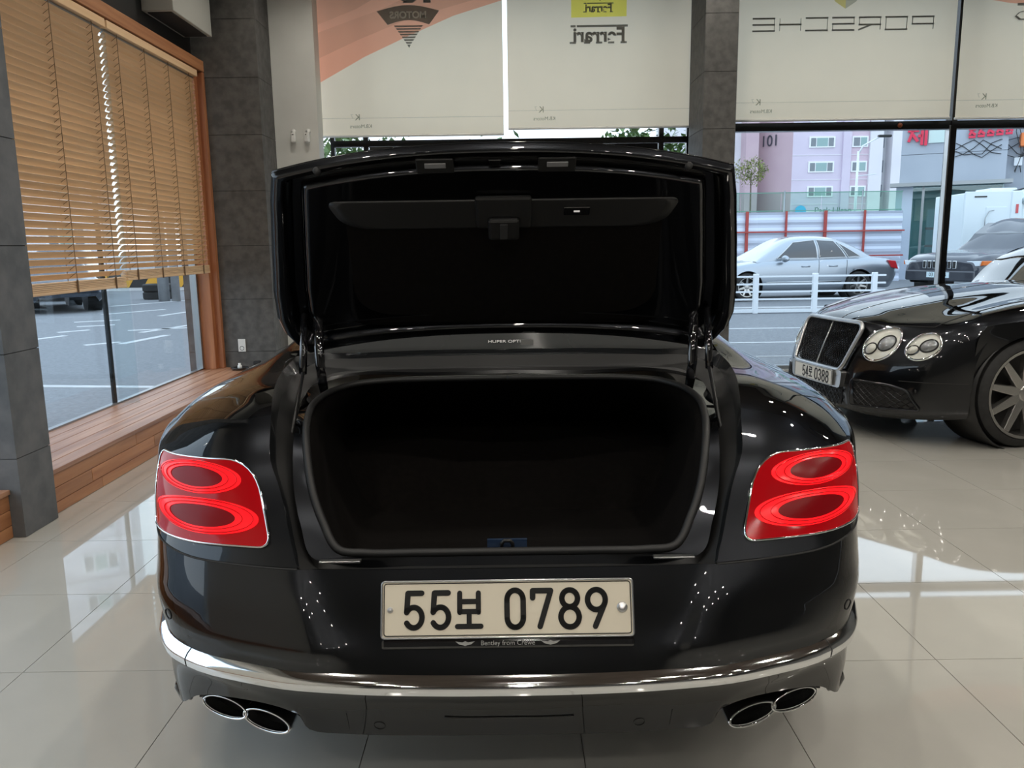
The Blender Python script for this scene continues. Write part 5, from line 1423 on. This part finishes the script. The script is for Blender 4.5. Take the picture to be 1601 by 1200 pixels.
# ------------------------------------------------------------------ trees seen under the roller blinds
def tree(name, label, x, y, zc, r, n, seed, col):
    t = thing(name, label, 'tree', (x, y, GZ)); rr_ = random.Random(seed); mb = MB()
    for k in range(n):
        a = rr_.uniform(0, 2*PI); e = math.asin(rr_.uniform(-1, 1)); q = r * rr_.uniform(.55, 1.0) * (1 + .25 * math.sin(3*a + seed))
        c = Vector((q*math.cos(a)*math.cos(e)*1.2, q*math.sin(a)*math.cos(e), zc + q*math.sin(e)*.9))
        d = Vector((rr_.gauss(0, 1), rr_.gauss(0, 1), rr_.gauss(0, 1))).normalized(); u = d.cross(Vector((0, 0, 1))).normalized(); s_ = rr_.uniform(.08, .17)
        mb.add([c - u*s_*.5, c + d*s_*.9, c + u*s_*.5, c - d*s_*.9], [(0, 1, 2, 3)])
    mb.build('foliage', noisy(name + '_leaf', col, (col[0]*1.8, col[1]*1.6, col[2]*1.5), 1.5, .6), t, kind='stuff')
    MB().tube([(0, 0, 0), (.05, 0, zc * .5), (0, .05, zc)], [.14, .10, .05], 8).build('trunk', noisy('bark', (.12, .09, .07), (.2, .15, .12), 12, .9), t, True)
tree('street_tree', 'leafy green tree seen under the emblem blind beside the white wall', -3.9, 18.5, 3.1, 1.5, 2200, 1, (.07, .13, .04))
tree('street_tree', 'leafy green tree seen under the yellow badge blind beside the slate pier', 3.2, 19.5, 3.2, 1.15, 2600, 2, (.07, .13, .04))
tree('street_tree', 'low green tree behind the boot lid between the door posts', -.2, 22, 3.0, 1.3, 2200, 3, (.06, .12, .035))
tree('garden_tree', 'yellow-green tree in front of the pale apartment wing', 24.7, 84, 8.6, 1.5, 1500, 5, (.16, .19, .06))

# ------------------------------------------------------------------ things seen through the left window
bw = thing('striped_barrier', 'low barrier wall with black and yellow diagonal stripes', 'barrier', (-14.0, 30.5, GZ))
box('wall', -4.0, 5.0, 0, .25, 0, .12, noisy('pale_concrete', (.66, .66, .66), (.72, .72, .72), 3, .8), bw)
box('band', -4.0, 5.0, -.01, .26, .12, .60, bsdf('barrier_black', (.03, .03, .03), .6), bw)
for k in range(9):
    x = -3.9 + k * 1.0; MB().prism([(x, .12), (x + .45, .12), (x + .75, .60), (x + .30, .60)], -.02, -.011, 'y').build('yellow_stripe', bsdf('barrier_yellow', (.75, .38, .04), .6), bw)
for k, z in enumerate((0, .24)):
    ty = MB().lathe([(0, .22), (0, .40), (.03, .44), (.20, .44), (.23, .40), (.23, .22)], 32, 'z', closed=True).build('old_tyre', M['rubber'], None, autosmooth=.6, loc=(-11.05, 25.2, GZ + z))
    tag(ty, ('old black tyre lying at the bottom of the stack by the poles', 'old black tyre on top of the stack by the poles')[k], 'tyre', 'stacked tyres by the street poles')
for k, (x, y, r, lab) in enumerate(((-10.35, 24.0, .16, 'thick grey steel pole beside the stacked tyres'), (-9.95, 23.9, .12, 'thin grey pole between the thick pole and the white post'), (-9.75, 24.6, .12, 'white pole nearest the cedar window jamb'))):
    p = MB().tube([(0, 0, 0), (0, 0, 6)], r, 12).build('street_pole', (noisy('grey_steel', (.34, .35, .36), (.4, .41, .42), 6, .6), noisy('weathered_steel', (.30, .30, .31), (.38, .38, .38), 6, .7), M['white_metal'])[k], None, True, loc=(x, y, GZ)); tag(p, lab, 'pole', 'poles across the side street')
dc, S_, R_, w_, pm = street_car('dark_saloon', 'dark blue saloon crossing the side street with lit headlamp', (-13.6, 23.2, GZ), math.radians(218), (.04, .05, .07),
    [(0, .42, .80, .84), (.12, .30, .90, .93), (1.2, .24, .98, 1.0), (2.6, .22, .96, 1.0), (3.7, .24, .86, .99), (4.3, .28, .76, .93), (4.5, .40, .62, .80)],
    [(.6, .98, .94, .84), (1.2, 1.34, .95, .78), (2.0, 1.45, .95, .76), (2.6, 1.38, .94, .78), (3.3, .92, .89, .86)], (.95, 3.55), .33, 1.8)
for s in (-1, 1): MB().lathe([(0, .09), (.02, .08), (.025, 0)], 12, 'y', (s*.62, 4.42, .62)).build('headlamp', bsdf('warm_lamp', (1, .8, .5), .3, emit=(1, .75, .4), estr=2.5), dc, True)
dc2, S_, R_, w_, pm = street_car('dark_van', 'dark car behind the blue saloon across the side street', (-15.4, 28.5, GZ), math.radians(200), (.03, .035, .05),
    [(0, .45, .95, .88), (.12, .32, 1.0, .95), (1.2, .28, 1.02, 1.0), (2.6, .28, 1.0, 1.0), (3.7, .28, .95, .99), (4.2, .30, .86, .94), (4.4, .42, .72, .84)],
    [(.1, 1.3, 1.0, .84), (.6, 1.6, 1.0, .80), (1.6, 1.66, 1.0, .78), (2.4, 1.55, .99, .80), (3.1, .99, .96, .86)], (.9, 3.5), .35, 1.85)
box('number_plate', -.26, .26, 4.41, 4.43, .55, .67, M['plate2'], dc2)
# white block across the side street (also mirrored in the floor)
wb = thing('white_block', 'white apartment block across the side street beyond the left window', 'building', (-44, 40, GZ), math.radians(28))
box('wall', 0, 22, 0, 12, 0, 34, M['pale_render'], wb)
for k in range(12):
    for q in range(5): bld_window(wb, 1.6 + q * 4.2, 0, 1.8 + k * 2.7, 2.2, 1.25, [(1, 'win_dark'), (1.4, 'win_green'), (1, 'win_dark')])
    box('floor_band', 0, 22, -.1, .02, .9 + k * 2.7, 1.05 + k * 2.7, M['frame_white'], wb)
